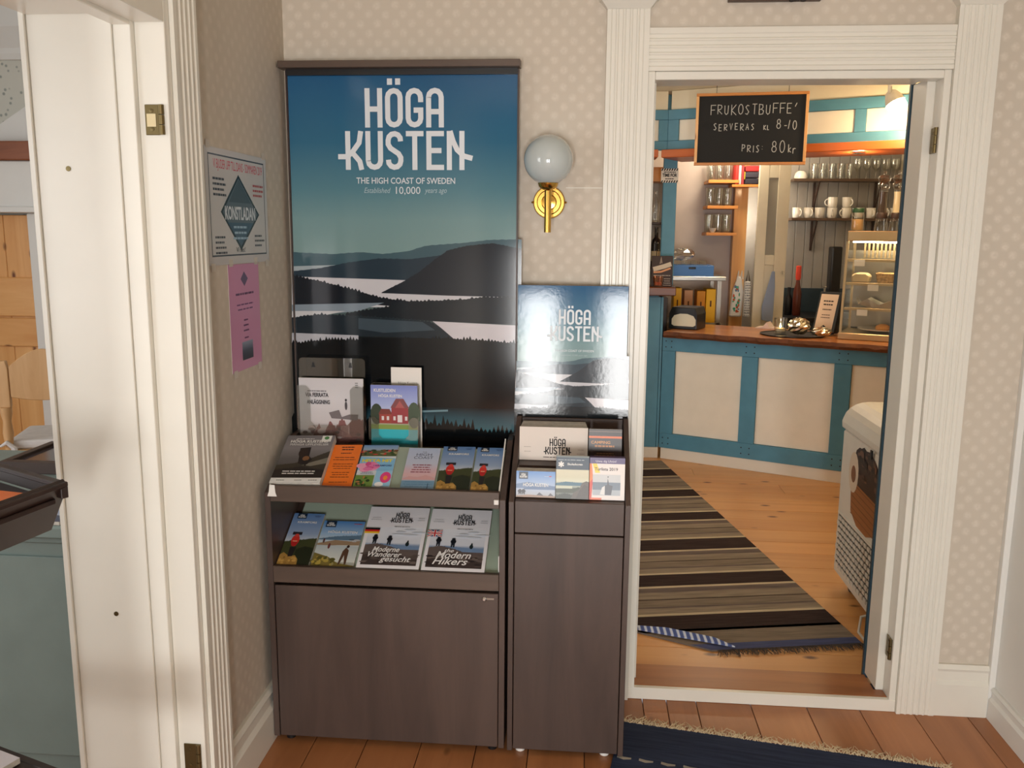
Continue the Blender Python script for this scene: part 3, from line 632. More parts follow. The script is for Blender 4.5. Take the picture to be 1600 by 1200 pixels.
def art_orange(p):
    p.rect(0, 0, 1, 1, C(238, 120, 34)); p.lines(.52, .94, .62, 2, .055, .024, C(60, 32, 16), 3); p.lines(.5, .80, .5, 1, .06, .020, C(60, 32, 16), 4)
    p.lines(.5, .70, .8, 2, .05, .014, C(80, 40, 18), 5); p.lines(.5, .55, .74, 3, .05, .013, C(80, 40, 18), 6); p.lines(.5, .36, .8, 3, .05, .013, C(80, 40, 18), 7); p.lines(.5, .15, .85, 1, .05, .012, C(80, 40, 18), 8)
def art_flower(p):
    p.rect(0, 0, 1, 1, C(214, 220, 224)); p.grad(0, .74, 1, 1, [(0, C(80, 96, 52)), (.45, C(96, 96, 60)), (.6, C(150, 170, 190)), (1, C(110, 150, 196))]); cloud(p, .0, 1, .78, .88, 26, [C(60, 84, 36), C(120, 80, 50), C(160, 150, 110), C(50, 60, 40), C(200, 60, 60)], .06, .018, 3)
    p.poly([(.0, .42), (1, .40), (1, .68), (0, .72)], C(132, 186, 222)); cloud(p, .05, .5, .42, .58, 12, [C(224, 120, 170), C(232, 160, 190), C(206, 80, 140)], .12, .05, 6); p.text('HITTA HIT', .5, .60, .013, C(232, 214, 60), bold=.05, fit=.86); p.text('I KRAMFORS', .68, .50, .007, C(40, 60, 120), bold=.02, fit=.5)
    p.rect(0, .05, .52, .30, C(110, 140, 62)); cloud(p, .05, .5, .08, .26, 14, [C(60, 96, 36), C(170, 120, 70), C(40, 60, 30)], .05, .03, 7); p.rect(.55, .06, 1, .40, C(150, 196, 226)); p.ell(.84, .25, .15, .12, C(224, 70, 130)); p.ell(.84, .24, .06, .05, C(240, 140, 60)); p.ell(.70, .10, .12, .05, C(238, 238, 238)); p.lines(.3, .36, .4, 2, .03, .01, C(60, 90, 130), 4)
def art_highcoast(p):
    p.grad(0, 0, 1, 1, [(0, C(70, 80, 100)), (.06, C(120, 150, 176)), (.22, C(110, 146, 170)), (.24, C(176, 176, 190)), (.34, C(214, 174, 176)), (.48, C(206, 180, 190)), (.62, C(188, 194, 212)), (1, C(178, 192, 218))])
    p.poly([(0, .27), (.2, .33), (.45, .31), (.7, .36), (1, .29), (1, .25), (0, .25)], C(206, 160, 160)); p.lines(.5, .2, .9, 3, .05, .008, C(70, 110, 140), 5); p.rect(.8, .05, .82, .17, C(40, 60, 80)); p.poly([(0, 0), (1, 0), (1, .03), (.6, .055), (.3, .03), (0, .05)], C(56, 58, 70))
    p.text('THE', .52, .885, .006, C(96, 100, 116), fit=.14); p.text('HIGH', .52, .81, .0125, C(80, 84, 104), fit=.48); p.text('COAST', .52, .735, .0125, C(80, 84, 104), fit=.60); p.lines(.52, .59, .72, 4, .055, .022, C(150, 84, 96), 9)
def art_hogakusten(p):
    p.grad(0, 0, 1, 1, [(0, C(150, 150, 140)), (.45, C(206, 210, 206)), (.62, C(170, 190, 206)), (.72, C(150, 180, 210)), (1, C(70, 124, 184))])
    p.ridge([(0, .60), (.4, .66), (1, .70)], .58, C(92, 118, 140), .01, 30, 3); p.poly([(0, .50), (.4, .58), (.8, .56), (1, .58), (1, .48), (.5, .47), (0, .44)], C(150, 126, 100)); cloud(p, .7, .98, .55, .60, 8, [C(80, 90, 100), C(180, 180, 180)], .06, .015, 2)
    p.grad(0, .12, 1, .46, [(0, C(206, 210, 204)), (1, C(176, 186, 190))]); p.poly([(0, 0), (1, 0), (1, .05), (.6, .10), (.35, .22), (0, .30)], C(120, 106, 56)); cloud(p, 0, .5, .04, .22, 22, [C(170, 150, 70), C(90, 84, 40), C(150, 140, 96)], .05, .025, 5)
    p.poly([(.62, .06), (.66, .06), (.72, .26), (.77, .06), (.81, .08), (.80, .36), (.72, .42), (.66, .34)], C(86, 62, 48)); p.ell(.76, .44, .035, .03, C(60, 44, 36)); p.ell(.30, .44, .03, .06, C(110, 60, 60)); p.ell(.14, .55, .025, .05, C(90, 60, 60))
    tab(p, .07, .85, .32, .985); p.text('HÖGA KUSTEN', .53, .72, .0095, OFFW, bold=.02, fit=.7); p.lines(.85, .93, .2, 1, .02, .012, C(200, 60, 60), 2)
def art_hikers(title, flag, seed):
    def f(p):
        p.rect(0, 0, 1, 1, C(228, 226, 230)); p.grad(.055, .05, .945, .66, [(0, C(60, 50, 48)), (.40, C(96, 86, 84)), (.52, C(132, 150, 176)), (.58, C(206, 210, 220)), (1, C(226, 228, 234))])
        p.ridge([(.055, .36), (.3, .39), (.6, .37), (.945, .35)], .30, C(112, 136, 168), .005, 30, 2); p.ridge([(.055, .36), (.25, .385), (.45, .35), (.7, .27), (.945, .24)], .05, C(98, 86, 82), .012, 60, seed); p.ridge([(.055, .20), (.4, .26), (.945, .14)], .05, C(66, 56, 54), .012, 60, seed + 1)
        cloud(p, .08, .92, .08, .24, 36, [C(84, 74, 70), C(52, 44, 44), C(110, 98, 92)], .05, .012, seed); p.ell(.74, .38, .03, .035, C(34, 44, 46)); p.ell(.745, .41, .014, .03, C(34, 44, 46))
        hiker(p, .20, .40, .62, C(34, 36, 44), C(24, 24, 30)); hiker(p, .44, .385, .62, C(34, 38, 46), C(26, 28, 34)); cloud(p, .5, .9, .52, .62, 5, [C(200, 206, 216)], .10, .012, 3)
        p.logo(.57, .895, .40, C(26, 26, 32)); p.lines(.60, .655, .26, 1, .02, .008, C(90, 90, 96), 2); p.lines(.15, .80, .2, 2, .035, .006, C(150, 150, 156), 4); p.lines(.9, .80, .12, 2, .035, .006, C(150, 150, 156), 5)
        if flag == 'de':
            for k, c in enumerate((C(236, 190, 50), C(206, 40, 40), C(24, 24, 28))): p.rect(0, .535 + k * .03, .245, .565 + k * .03, c)
        else:
            p.rect(0, .52, .235, .625, C(40, 52, 110)); W = p.w; H = p.h
            for a, b in (((0, .52), (.235, .625)), ((0, .625), (.235, .52))): p.stroke([(a[0] * W, a[1] * H), (b[0] * W, b[1] * H)], .0070, OFFW); p.stroke([(a[0] * W, a[1] * H), (b[0] * W, b[1] * H)], .0028, C(200, 40, 50))
            p.rect(.095, .52, .14, .625, OFFW); p.rect(0, .555, .235, .59, OFFW); p.rect(.105, .52, .13, .625, C(200, 40, 50)); p.rect(0, .564, .235, .581, C(200, 40, 50))
        for (s, x, y, h, ft) in title: p.text(s, x, y, h, C(236, 234, 232), shear=.35, bold=.012, fit=ft)
    return f
art_de = art_hikers([('Moderne', .42, .245, .020, .44), ('Wanderer', .42, .165, .020, .54), ('gesucht', .60, .095, .020, .50)], 'de', 11)
art_en = art_hikers([('the', .40, .275, .014, .15), ('Modern', .48, .185, .026, .56), ('Hikers', .44, .085, .026, .56)], 'en', 15)

def on_rack(y0, z0, tan, x, lift=.0, rot=0.0):
    """origin and axes of a sheet lying on a sloping rack"""
    s = math.atan(tan); U = Vector((1, 0, 0)); V = Vector((0, math.cos(s), math.sin(s))); N = U.cross(V); a = math.radians(rot)
    return Vector((x, y0, z0)) + N * lift, U * math.cos(a) + V * math.sin(a), V * math.cos(a) - U * math.sin(a)
UPR = (-.356, .8015, .45); LOR = (-.356, .5580, .55)
def leaf(rack, name, label, x, w, h, th, art, rot=0, lift=0.0, m=None, group=None):
    O, U, V = on_rack(*rack, x, th + lift, rot); return sheet_thing(name, label, 'brochure', w, h, th, O, U, V, art, m, group)
leaf(UPR, 'magazine', 'dark travel magazine with a hiker photo, leftmost on the upper rack', -.909, .150, .228, .024, art_upplevelser, 2.5)
leaf(UPR, 'leaflet', 'bright orange leaflet with black print on the upper rack', -.757, .088, .21, .006, art_orange, 3)
leaf(UPR, 'leaflet', 'colourful leaflet with pink flowers and yellow lettering on the upper rack', -.664, .108, .21, .008, art_flower, 2.5)
leaf(UPR, 'leaflet', 'pale pink and blue THE HIGH COAST leaflet on the upper rack', -.524, .098, .20, .010, art_highcoast, 1.5)
leaf(UPR, 'leaflet', 'KRAMFORS leaflet with a red backpack on the upper rack, beside the pale pink leaflet', -.419, .0985, .21, .012, art_kramfors, 1)
leaf(UPR, 'leaflet', 'KRAMFORS leaflet with a red backpack, rightmost on the upper rack', -.3175, .0845, .21, .012, art_kramfors, 0)
leaf(LOR, 'leaflet', 'KRAMFORS leaflet with a red backpack, leftmost on the lower rack', -.900, .098, .21, .012, art_kramfors, 0)
leaf(LOR, 'leaflet', 'HÖGA KUSTEN leaflet with bathers on a rocky shore on the lower rack', -.797, .130, .185, .010, art_hogakusten, 0)
leaf(LOR, 'magazine', 'white magazine with a German flag and two hikers on the lower rack', -.657, .188, .245, .016, art_de, .5)
leaf(LOR, 'magazine', 'white magazine with a British flag and two hikers on the lower rack', -.462, .188, .245, .016, art_en, 0)
slope('rack_end_plate', PAPER, -.36, .812, -.16, .926, .014, IX1 - .0045, IX1 - .001, cab)
bx('rack_end_plate', PAPER, IX1 - .0145, IX1 - .001, CYF - .012, CYF - .0035, .786, .800, cab, .001)
mgp = MB().extr([(-.9025, CYF - .004, .822), (-.8875, CYF - .004, .822), (-.885, CYF - .006, .800), (-.880, CYF - .009, .789), (-.908, CYF - .009, .789), (-.9045, CYF - .006, .802)], (0, -.002, 0)).build('drooping_flap', PAPER, cab)

# acrylic holders on the upper rack ---------------------------------------------
def holder(name, label, x0, x1, z0, z1, zf, y0, dep, slots=True):
    r = thing(name, label, 'brochure holder', ((x0 + x1) / 2, y0, z0)); w = x1 - x0; t = .0025
    def rr(xa, xb, za, zb, rad, top=True): return [(xa, za), (xb, za)] + [(xb - rad + rad * math.cos(math.radians(a)), zb - rad + rad * math.sin(math.radians(a))) for a in (0, 30, 60, 90)] + [(xa + rad + rad * math.cos(math.radians(a)), zb - rad + rad * math.sin(math.radians(a))) for a in (90, 120, 150, 180)]
    MB().extr([(a, y0, b) for a, b in rr(x0, x1, z0, z1, .012)], (0, t, 0)).build('back_plate', ACRYLIC, r)
    m = .20 * w; zc = z0 + (zf - z0) * .40; rc = .012
    u = [(x0, z0), (x1, z0), (x1, zf - rc), (x1 - rc * .3, zf - rc * .3), (x1 - rc, zf), (x1 - m + rc, zf), (x1 - m, zf - rc), (x1 - m, zc + rc), (x1 - m - rc, zc), (x0 + m + rc, zc), (x0 + m, zc + rc), (x0 + m, zf - rc), (x0 + m - rc, zf), (x0 + rc, zf), (x0 + rc * .3, zf - rc * .3), (x0, zf - rc)]
    MB().extr([(a, y0 - dep, b) for a, b in u], (0, t, 0)).build('front_plate', ACRYLIC, r)
    for xa in (x0, x1 - t): MB().box(xa, xa + t, y0 - dep + t, y0, z0, zf).build('side_plate', ACRYLIC, r)
    MB().box(x0 + t, x1 - t, y0 - dep + t, y0, z0, z0 + t).build('base_plate', ACRYLIC, r)
    if slots:
        for fx in (.22, .78): MB().extr([(x0 + w * fx - .006, y0 - .0006, z1 - .030), (x0 + w * fx + .006, y0 - .0006, z1 - .030), (x0 + w * fx + .002, y0 - .0006, z1 - .014), (x0 + w * fx - .002, y0 - .0006, z1 - .014)], (0, .0005, 0)).build('keyhole', BLACK, r)
    return r
ha = holder('acrylic_holder', 'wide clear acrylic brochure holder standing against the tall poster', -.9025, -.688, .8595, 1.155, 1.070, -.085, .030)
def art_ferrata(p):
    p.grad(0, 0, 1, 1, [(0, C(170, 150, 146)), (.4, C(196, 190, 192)), (.7, C(206, 204, 208)), (1, C(198, 196, 200))])
    p.ridge([(.0, .10), (.18, .16), (.30, .36), (.36, .22), (.48, .40), (.56, .30), (.66, .44), (.74, .34), (.86, .46), (1, .40)], 0.0, C(128, 84, 82), .03, 50, 3)
    cloud(p, .05, .95, .04, .30, 30, [C(150, 110, 106), C(110, 70, 70), C(190, 170, 166), C(96, 76, 74)], .05, .03, 5); p.poly([(.46, .52), (.62, .56), (.66, .46), (.78, .50), (.92, .50), (.9, .42), (.5, .44)], C(112, 104, 106)); p.ell(.73, .62, .02, .06, C(70, 66, 70)); p.ell(.73, .70, .016, .02, C(50, 46, 50))
    p.text('VIA FERRATA', .28, .74, .0125, C(58, 58, 64), bold=.035, fit=.36); p.text('ANLÄGGNING', .30, .64, .0125, C(58, 58, 64), bold=.035, fit=.36); p.lines(.28, .82, .3, 1, .03, .014, C(120, 118, 122), 2); p.lines(.9, .94, .06, 3, .03, .012, C(110, 110, 110), 3)
sheet_thing('brochure', 'landscape VIA FERRATA brochure in the wide acrylic holder', 'brochure', .208, .230, .008, (-.8985, -.103, .8630), (1, 0, 0), (0, 0, 1), art_ferrata)
hb_ = holder('acrylic_holder', 'small clear acrylic holder with a picture of red houses, in front of the tall poster', -.672, -.512, .8595, 1.080, .975, -.085, .030, False)
def art_houses(p):
    p.grad(0, .30, 1, 1, [(0, C(120, 130, 80)), (.12, C(150, 150, 96)), (.3, C(196, 204, 226)), (.6, C(160, 172, 216)), (1, C(120, 132, 196))]); p.rect(0, 0, 1, .33, C(52, 174, 188)); p.rect(0, .33, 1, .40, C(130, 150, 76))
    p.ell(.12, .56, .13, .16, C(56, 66, 52)); p.ell(.92, .55, .14, .2, C(70, 84, 66)); p.rect(.18, .42, .44, .56, C(156, 70, 62)); p.poly([(.16, .56), (.46, .56), (.40, .64), (.22, .64)], C(120, 60, 54)); p.rect(.44, .42, .80, .66, C(150, 62, 66)); p.poly([(.42, .66), (.82, .66), (.70, .80), (.54, .80)], C(128, 74, 78)); p.poly([(.52, .66), (.72, .66), (.62, .77)], C(170, 90, 90)); p.rect(.57, .44, .67, .55, C(220, 210, 210))
    for x in (.23, .34, .48, .73): p.rect(x, .47, x + .05, .53, C(214, 206, 206))
    p.text('KUSTLEDEN', .30, .90, .010, OFFW, bold=.02, fit=.46); p.text('HÖGA KUSTEN', .42, .82, .009, OFFW, bold=.02, fit=.5)
sheet_thing('leaflet', 'leaflet with red wooden houses above turquoise in the small acrylic holder', 'brochure', .150, .212, .007, (-.667, -.103, .8630), (1, 0, 0), (0, 0, 1), art_houses, GLOSS)
def art_guide(p):
    p.rect(0, 0, 1, 1, C(226, 222, 216)); p.text('Höga Kusten', .55, .80, .0085, C(80, 80, 84), fit=.62); p.text('Turistguide', .52, .745, .0085, C(80, 80, 84), fit=.58); p.lines(.5, .5, .6, 5, .05, .01, C(140, 140, 140), 3)
sheet_thing('leaflet', 'plain white leaflet sticking up behind the small acrylic holder', 'brochure', .098, .268, .006, (-.608, -.0700, .8595), (1, 0, 0), (0, 0, 1), art_guide)

# right stand leaflets ----------------------------------------------------------
def stack_things():
    def art_map(p): p.rect(0, 0, 1, 1, C(226, 216, 208)); p.logo(.56, .66, .42, INK); p.lines(.55, .10, .4, 1, .02, .02, C(70, 66, 66), 2); p.lines(.12, .40, .14, 2, .14, .012, C(160, 150, 146), 3); p.lines(.9, .34, .12, 2, .12, .012, C(170, 150, 140), 4); p.text('', 0, 0, .01, INK) if 0 else None
    r = sheet_thing('map_stack', 'thick stack of white HÖGA KUSTEN maps in the top of the narrow stand', 'brochure', .206, .1010, .004, (-.1865, -.205, .8735), (1, 0, 0), (0, .10, .995), art_map, MATTE)
    for k in range(22): MB().obox(Vector((-.1865 + random.uniform(0, .0015) + .0002 * k, -.2048 + .0042 * (k + 1), .8735)), (.2055 - .0006 * k, 0, 0), (0, .0037, 0), (0, .0095, .0975 + random.uniform(0, .0015))).build('map_sheet', PAGES, r)
    def art_camp(p):
        p.rect(0, 0, 1, 1, C(40, 26, 22)); p.rect(0, .74, 1, .80, C(222, 104, 40)); p.rect(0, .92, 1, .94, C(120, 100, 90)); p.text('CAMPING', .36, .58, .0085, C(206, 136, 60), bold=.02, fit=.58); p.lines(.48, .51, .8, 1, .02, .05, C(190, 122, 60), 4); p.lines(.5, .3, .7, 3, .06, .02, C(120, 90, 60), 4)
    sheet_thing('leaflet', 'dark brown CAMPING leaflet with an orange stripe beside the map stack', 'brochure', .098, .104, .008, (.0225, -.2265, .8735), (1, 0, 0), (0, .10, .995), art_camp)
    def art_hk2(p):
        p.grad(0, 0, 1, 1, [(0, C(150, 130, 116)), (.10, C(176, 180, 190)), (.35, C(176, 190, 214)), (.6, C(150, 176, 214)), (1, C(80, 134, 200))]); p.ridge([(0, .50), (.3, .58), (.6, .52), (1, .44)], .34, C(110, 134, 170), .01, 40, 3); p.ridge([(.2, .34), (.5, .42), (1, .44)], .30, C(96, 120, 158), .005, 30, 4)
        hiker(p, .10, .14, .8, C(60, 56, 62), C(50, 46, 56)); hiker(p, .19, .14, .8, C(60, 56, 62), C(50, 46, 56)); p.poly([(.52, .08), (.60, .20), (.70, .08)], C(84, 84, 96)); p.poly([(.82, .07), (.88, .18), (.96, .07)], C(96, 90, 96)); p.poly([(0, 0), (1, 0), (1, .06), (.3, .10), (0, .05)], C(160, 130, 112))
        tab(p, .07, .70, .30, .97); p.text('HÖGA KUSTEN', .50, .42, .0095, OFFW, bold=.02, fit=.64); p.rect(.84, .80, .90, .83, C(200, 50, 50)); p.lines(.78, .81, .12, 1, .02, .014, C(210, 220, 230), 2)
    r = sheet_thing('leaflet', 'blue HÖGA KUSTEN leaflet stack with tents, front left in the narrow stand', 'brochure', .113, .0755, .003, (-.1850, -.342, .7985), (1, 0, 0), (0, .16, .987), art_hk2)
    for k in range(12): MB().obox(Vector((-.1848 + random.uniform(0, .001), -.3416 + .0028 * (k + 1), .7985)), (.1125, 0, 0), (0, .0025, 0), (0, .012, .0745)).build('leaflet_sheet', PAGES, r)
    def art_skule(p):
        p.grad(0, 0, 1, 1, [(0, C(60, 60, 52)), (.3, C(150, 160, 150)), (.42, C(206, 206, 182)), (.5, C(200, 196, 168)), (.62, C(206, 200, 172)), (1, C(190, 186, 168))]); p.rect(0, .68, 1, 1, C(28, 50, 70)); p.rect(0, .965, 1, 1, C(96, 104, 100)); p.ridge([(0, .36), (.3, .40), (.6, .385), (1, .38)], .31, C(60, 104, 124), .006, 30, 2); p.ridge([(0, .22), (.3, .24), (.6, .26), (1, .3)], .14, C(56, 64, 44), .02, 40, 5); p.rect(0, .24, .5, .30, C(196, 200, 180)); p.ridge([(0, .06), (.3, .12), (.6, .06), (1, .05)], 0, C(44, 50, 36), .05, 40, 6)
        p.poly([(.45, 0), (.55, .16), (.70, .22), (.80, .38), (.92, .42), (1, .40), (1, 0)], C(84, 76, 68)); p.poly([(.60, 0), (.72, .2), (.86, .34), (1, .3), (1, 0)], C(68, 60, 54))
        for k in range(6): a = math.radians(60 * k + 30); p.stroke([(.15 * p.w, .80 * p.h), (.15 * p.w + .0085 * math.cos(a), .80 * p.h + .0085 * math.sin(a))], .0042, OFFW)
        p.text('Skuleskogen', .57, .785, .0062, OFFW, bold=.02, fit=.46); p.lines(.45, .905, .8, 1, .02, .012, C(180, 190, 196), 2)
    sheet_thing('leaflet', 'dark blue topped Skuleskogen leaflet with a cliff photo in the narrow stand', 'brochure', .0945, .124, .006, (-.0702, -.346, .7985), (1, 0, 0), (0, .16, .987), art_skule)
    def art_tur(p):
        p.rect(0, 0, 1, 1, C(226, 218, 214)); p.rect(0, .86, 1, 1, C(84, 68, 116)); p.poly([(0, 0), (.06, 0), (.10, .5), (.06, .86), (0, .86)], C(206, 66, 44)); p.poly([(.0, .40), (.09, .5), (.06, .86), (0, .86)], C(224, 122, 50)); p.poly([(.08, .86), (.20, .86), (.30, .64), (.16, .64)], C(240, 206, 60)); p.rect(.05, .0, .35, .05, C(226, 110, 70))
        p.rect(.09, .11, .88, .60, C(196, 198, 200)); p.rect(.09, .24, .88, .42, C(110, 124, 140)); p.rect(.09, .11, .88, .24, C(170, 178, 186)); p.poly([(.44, .12), (.62, .12), (.66, .34), (.56, .36), (.52, .52), (.50, .36), (.42, .34)], C(84, 88, 98)); p.poly([(.30, .13), (.44, .12), (.44, .34), (.36, .30)], C(216, 216, 216)); p.ell(.525, .55, .02, .012, C(40, 40, 50))
        p.text('Turlista 2019', .47, .70, .0085, C(60, 44, 40), bold=.02, fit=.66); p.text('Unna dig Ulvön!', .46, .895, .0062, C(206, 200, 216), bold=.01, fit=.58)
    r = sheet_thing('leaflet', 'white Turlista 2019 leaflet with purple top and a boat, front right in the narrow stand', 'brochure', .1005, .121, .004, (.0260, -.346, .7985), (1, 0, 0), (0, .16, .987), art_tur)
    for k in range(6): MB().obox(Vector((.0262, -.3455 + .0028 * (k + 1.3), .7985)), (.100, 0, 0), (0, .0025, 0), (0, .0195, .1195)).build('leaflet_sheet', mat('purple_leaflet', C(70, 56, 96), .5), r)
stack_things()

# ================================================================== wall lamp
wlp = thing('wall_lamp', 'brass wall lamp with a white glass globe between the posters and doorway', 'wall lamp', (-0.116, -0.001, 1.645))
MB().lathe([(.050, 0), (.050, .004), (.046, .010), (.038, .010), (.035, .016), (.024, .016), (.021, .024), (.001, .026)], (-.116, -.0005, 1.645), 32, (0, -1, 0)).build('back_plate', BRASS, wlp, smooth=True)
MB().tube([(-.116, -.024, 1.645), (-.116, -.085, 1.645)], .007, 14).build('arm', BRASS, wlp, smooth=True)
MB().tube([(-.116, -.092, 1.553), (-.116, -.092, 1.685)], .0105, 18).build('rod', BRASS, wlp, smooth=True)
cup = MB().lathe([(.010, 0), (.020, .004), (.028, .012), (.031, .022), (.029, .024)], (-.116, -.092, 1.676), 24).build('globe_holder', BRASS, wlp, smooth=True)
gl_ = MB().sphere((-.116, -.092, 1.766), .0735, 32, 20).build('globe', OPAL, wlp, smooth=True)
for s in (-1, 1): MB().sphere((-.116 + s * .052, -.004, 1.645), .0035, 8, 6).build('screw', BRASS, wlp)

# ================================================================== notices taped to the left wall
def notice(name, label, y0, y1, z0, z1, art, m):
    r = thing(name, label, 'notice', (XL + .001, y0, z0)); w = y1 - y0
    MB().box(XL + .0006, XL + .0016, y0, y1, z0, z1).build('sheet', PAPER, r)
    p = Print(w, z1 - z0); art(p); p.build('print', (XL + .0017, y0, z0), (0, 1, 0), (0, 0, 1), m, r)
    for ya, za in ((y0 + .01, z1 - .005), (y1 - .03, z1 - .005), (y0 + .01, z0 - .015), (y1 - .03, z0 - .015)):
        MB().box(XL + .0019, XL + .0022, ya, ya + .025, za, za + .02).build('tape', mat('matt_tape', C(196, 188, 176), .35), r)
    return r
def art_dance(p):
    p.rect(0, 0, 1, 1, C(196, 194, 194)); W, H = p.w, p.h; g = C(70, 76, 84)
    p.stroke([(.05 * W, .08 * H), (.05 * W, .94 * H), (.95 * W, .94 * H), (.95 * W, .08 * H), (.05 * W, .08 * H)], .004, g)
    p.text('VI BJUDER UPP TILL DANS - SOMMAREN 2019', .52, .83, .024, C(196, 34, 60), bold=.0, fit=.80)
    dia = [(.50, .80), (.84, .45), (.50, .12), (.20, .46)]
    p.poly(dia, C(34, 42, 50)); p.poly([(.5, .77), (.81, .45), (.5, .155), (.23, .46)], C(90, 102, 112)); p.poly([(.5, .76), (.70, .55), (.33, .55)], C(70, 82, 92))
    p.text('KONSTLADAN', .515, .40, .034, C(206, 212, 220), bold=.03, fit=.50); p.poly([(.30, .37), (.73, .37), (.5, .16)], C(60, 84, 106)); p.lines(.5, .33, .3, 3, .05, .02, C(150, 176, 196), 3)
    p.lines(.10, .74, .20, 4, .045, .020, C(70, 70, 76), 5, 'l'); p.lines(.74, .72, .20, 3, .045, .020, C(170, 90, 90), 6, 'l'); p.lines(.10, .24, .20, 4, .045, .018, C(80, 80, 86), 7, 'l'); p.lines(.74, .25, .18, 3, .045, .018, C(80, 80, 86), 8, 'l')
    p.text('Vi ses!', .49, .105, .014, C(50, 54, 60), fit=.15)
notice('notice', 'white laminated dance notice with a dark diamond, taped to the left wall', -.620, -.200, 1.462, 1.759, art_dance, GLOSS)
def art_pink(p):
    p.rect(0, 0, 1, 1, C(196, 138, 172)); p.poly([(.5, .93), (.62, .86), (.5, .79), (.38, .86)], C(86, 70, 104)); p.lines(.5, .72, .6, 1, .03, .020, C(84, 44, 84), 2); p.lines(.5, .62, .75, 2, .045, .014, C(110, 60, 110), 3); p.lines(.5, .47, .18, 3, .05, .016, C(96, 50, 96), 4); p.lines(.5, .30, .16, 1, .03, .014, C(96, 50, 96), 5)
    p.grad(.34, .09, .70, .265, [(0, C(36, 40, 52)), (.5, C(60, 70, 88)), (1, C(140, 150, 170))])
notice('notice', 'pink paper notice taped below the white dance notice on the left wall', -.508, -.291, 1.168, 1.4605, art_pink, SEMI)

# ================================================================== CAFE: angled bar counter
CA = Vector((.546, 3.161, ZC)); CROT = math.radians(-25.04)
U2 = Vector((math.cos(CROT), math.sin(CROT), 0)); N2 = Vector((-math.sin(CROT), math.cos(CROT), 0))
def atK(px, d, z):
    r_ = ray(px, 360); o_ = CA + N2 * d - CAM; t_ = o_.xy.dot(N2.xy) / r_.xy.dot(N2.xy); q_ = CAM + r_ * t_; return Vector((q_.x, q_.y, z))
def K(s, d, z): return CA + U2 * s + N2 * d + Vector((0, 0, z - ZC))
def lbx(name, m, x0, x1, y0, y1, z0, z1, parent, bevel=.0015): return MB().box(x0, x1, y0, y1, z0, z1).build(name, m, parent, bevel=bevel, local=True)
bar = thing('bar_counter', 'blue framed bar counter with cream panels in the cafe', 'counter', CA, CROT)
LEN = 2.05
lbx('carcass', CREAM_PANEL, -.0, LEN, .034, .55, .0, .845, bar)
lbx('plinth_board', WHITE, .0, LEN, .004, .032, .0, .077, bar)
lbx('bottom_rail', BLUE, -.012, LEN, .0, .032, .078, .180, bar); lbx('top_rail', BLUE, -.012, LEN, .0, .032, .754, .845, bar)
ST = [(-.012, .078), (.532, .635), (1.104, 1.205), (1.675, 1.775)]
for a, b in ST: lbx('stile', BLUE, a, b, .0, .032, .181, .753, bar)
for (a0, a), (b, b1) in zip(ST, ST[1:]): lbx('panel', CREAM_PANEL, a + .001, b - .001, .016, .032, .182, .752, bar)
sc = MB()
for a, b in ST:
    for x in (a + .025, b - .025):
        for z in (.11, .15, .78, .82): sc.lathe([(.0045, 0), (.0045, .001), (.0005, .0015)], (x, 0, z), 8, (0, -1, 0))
o = sc.build('screws', BLACK, bar, local=True); o['kind'] = 'stuff'
wt = thing('wooden_worktop', 'thick live-edge wooden worktop on the blue bar counter', 'worktop', CA, CROT)
rnd = random.Random(4); n = 60; front = [(.012 + (LEN - .012) * k / n, -.050 + .010 * math.sin(k * .9) + rnd.uniform(-.006, .006)) for k in range(n + 1)]
front2 = [(x, y - .010 + rnd.uniform(-.004, .004)) for x, y in front]
mb = MB(); back = [(LEN, .575), (.012, .575)]
mb.mesh([(x, y, .889) for x, y in front] + [(x, y, .889) for x, y in back], [list(range(n + 3))]); mb.mesh([(x, y, .848) for x, y in front] + [(x, y, .848) for x, y in back], [list(range(n + 2, -1, -1))])
mb.mesh([(LEN, front[-1][1], .848), (LEN, .575, .848), (LEN, .575, .889), (LEN, front[-1][1], .889)], [(0, 1, 2, 3)]); mb.mesh([(.012, front[0][1], .848), (.012, .575, .848), (.012, .575, .889), (.012, front[0][1], .889)], [(3, 2, 1, 0)]); mb.mesh([(LEN, .575, .848), (.012, .575, .848), (.012, .575, .889), (LEN, .575, .889)], [(0, 1, 2, 3)])
slab_ = mb.build('slab', TOPWOOD, wt, local=True)
mb = MB()
mb.mesh([(x, y, .889) for x, y in front] + [(x, y, .866 + rnd.uniform(-.004, .004)) for x, y in front2] + [(x, y, .848) for x, y in front], [(k, n + 1 + k, n + 2 + k, k + 1) for k in range(n)] + [(n + 1 + k, 2 * n + 2 + k, 2 * n + 3 + k, n + 2 + k) for k in range(n)])
mb.build('live_edge', BARK, slab_, local=True)
# raised end of the bar on the left
rb = thing('raised_bar', 'higher blue bar end with a dark wooden ledge left of the counter', 'counter', (.1, 3.2, ZC))
for k in range(13): bx('board', BLUE, .515 - .118 * (k + 1) + .001, .515 - .118 * k - .001, 3.165, 3.185, .098, 1.135, rb)
bx('corner_post', BLUE, .516, .532, 3.166, 3.30, .098, 1.135, rb)
bx('plinth_board', WHITE, -1.02, .53, 3.168, 3.185, ZC, .097, rb)
bx('ledge', wood('dark_slab_ledge', C(120, 66, 36), C(70, 36, 20), 'X', 3, 8, .3, coat=.3), -1.02, .605, 3.09, 3.42, 1.148, 1.205, rb, .006)
bx('backing', BLUE, -1.02, .50, 3.187, 3.205, ZC, 1.147, rb)
pst = bx('roof_post', BLUE, .515, .605, 3.33, 3.39, 1.2055, 2.465, None, .002); tag(pst, 'blue square post between the raised bar end and the canopy', 'post')
sg = thing('small_sign', 'white sign with striped black border on the blue post', 'sign', (.5, 3.326, 1.89))
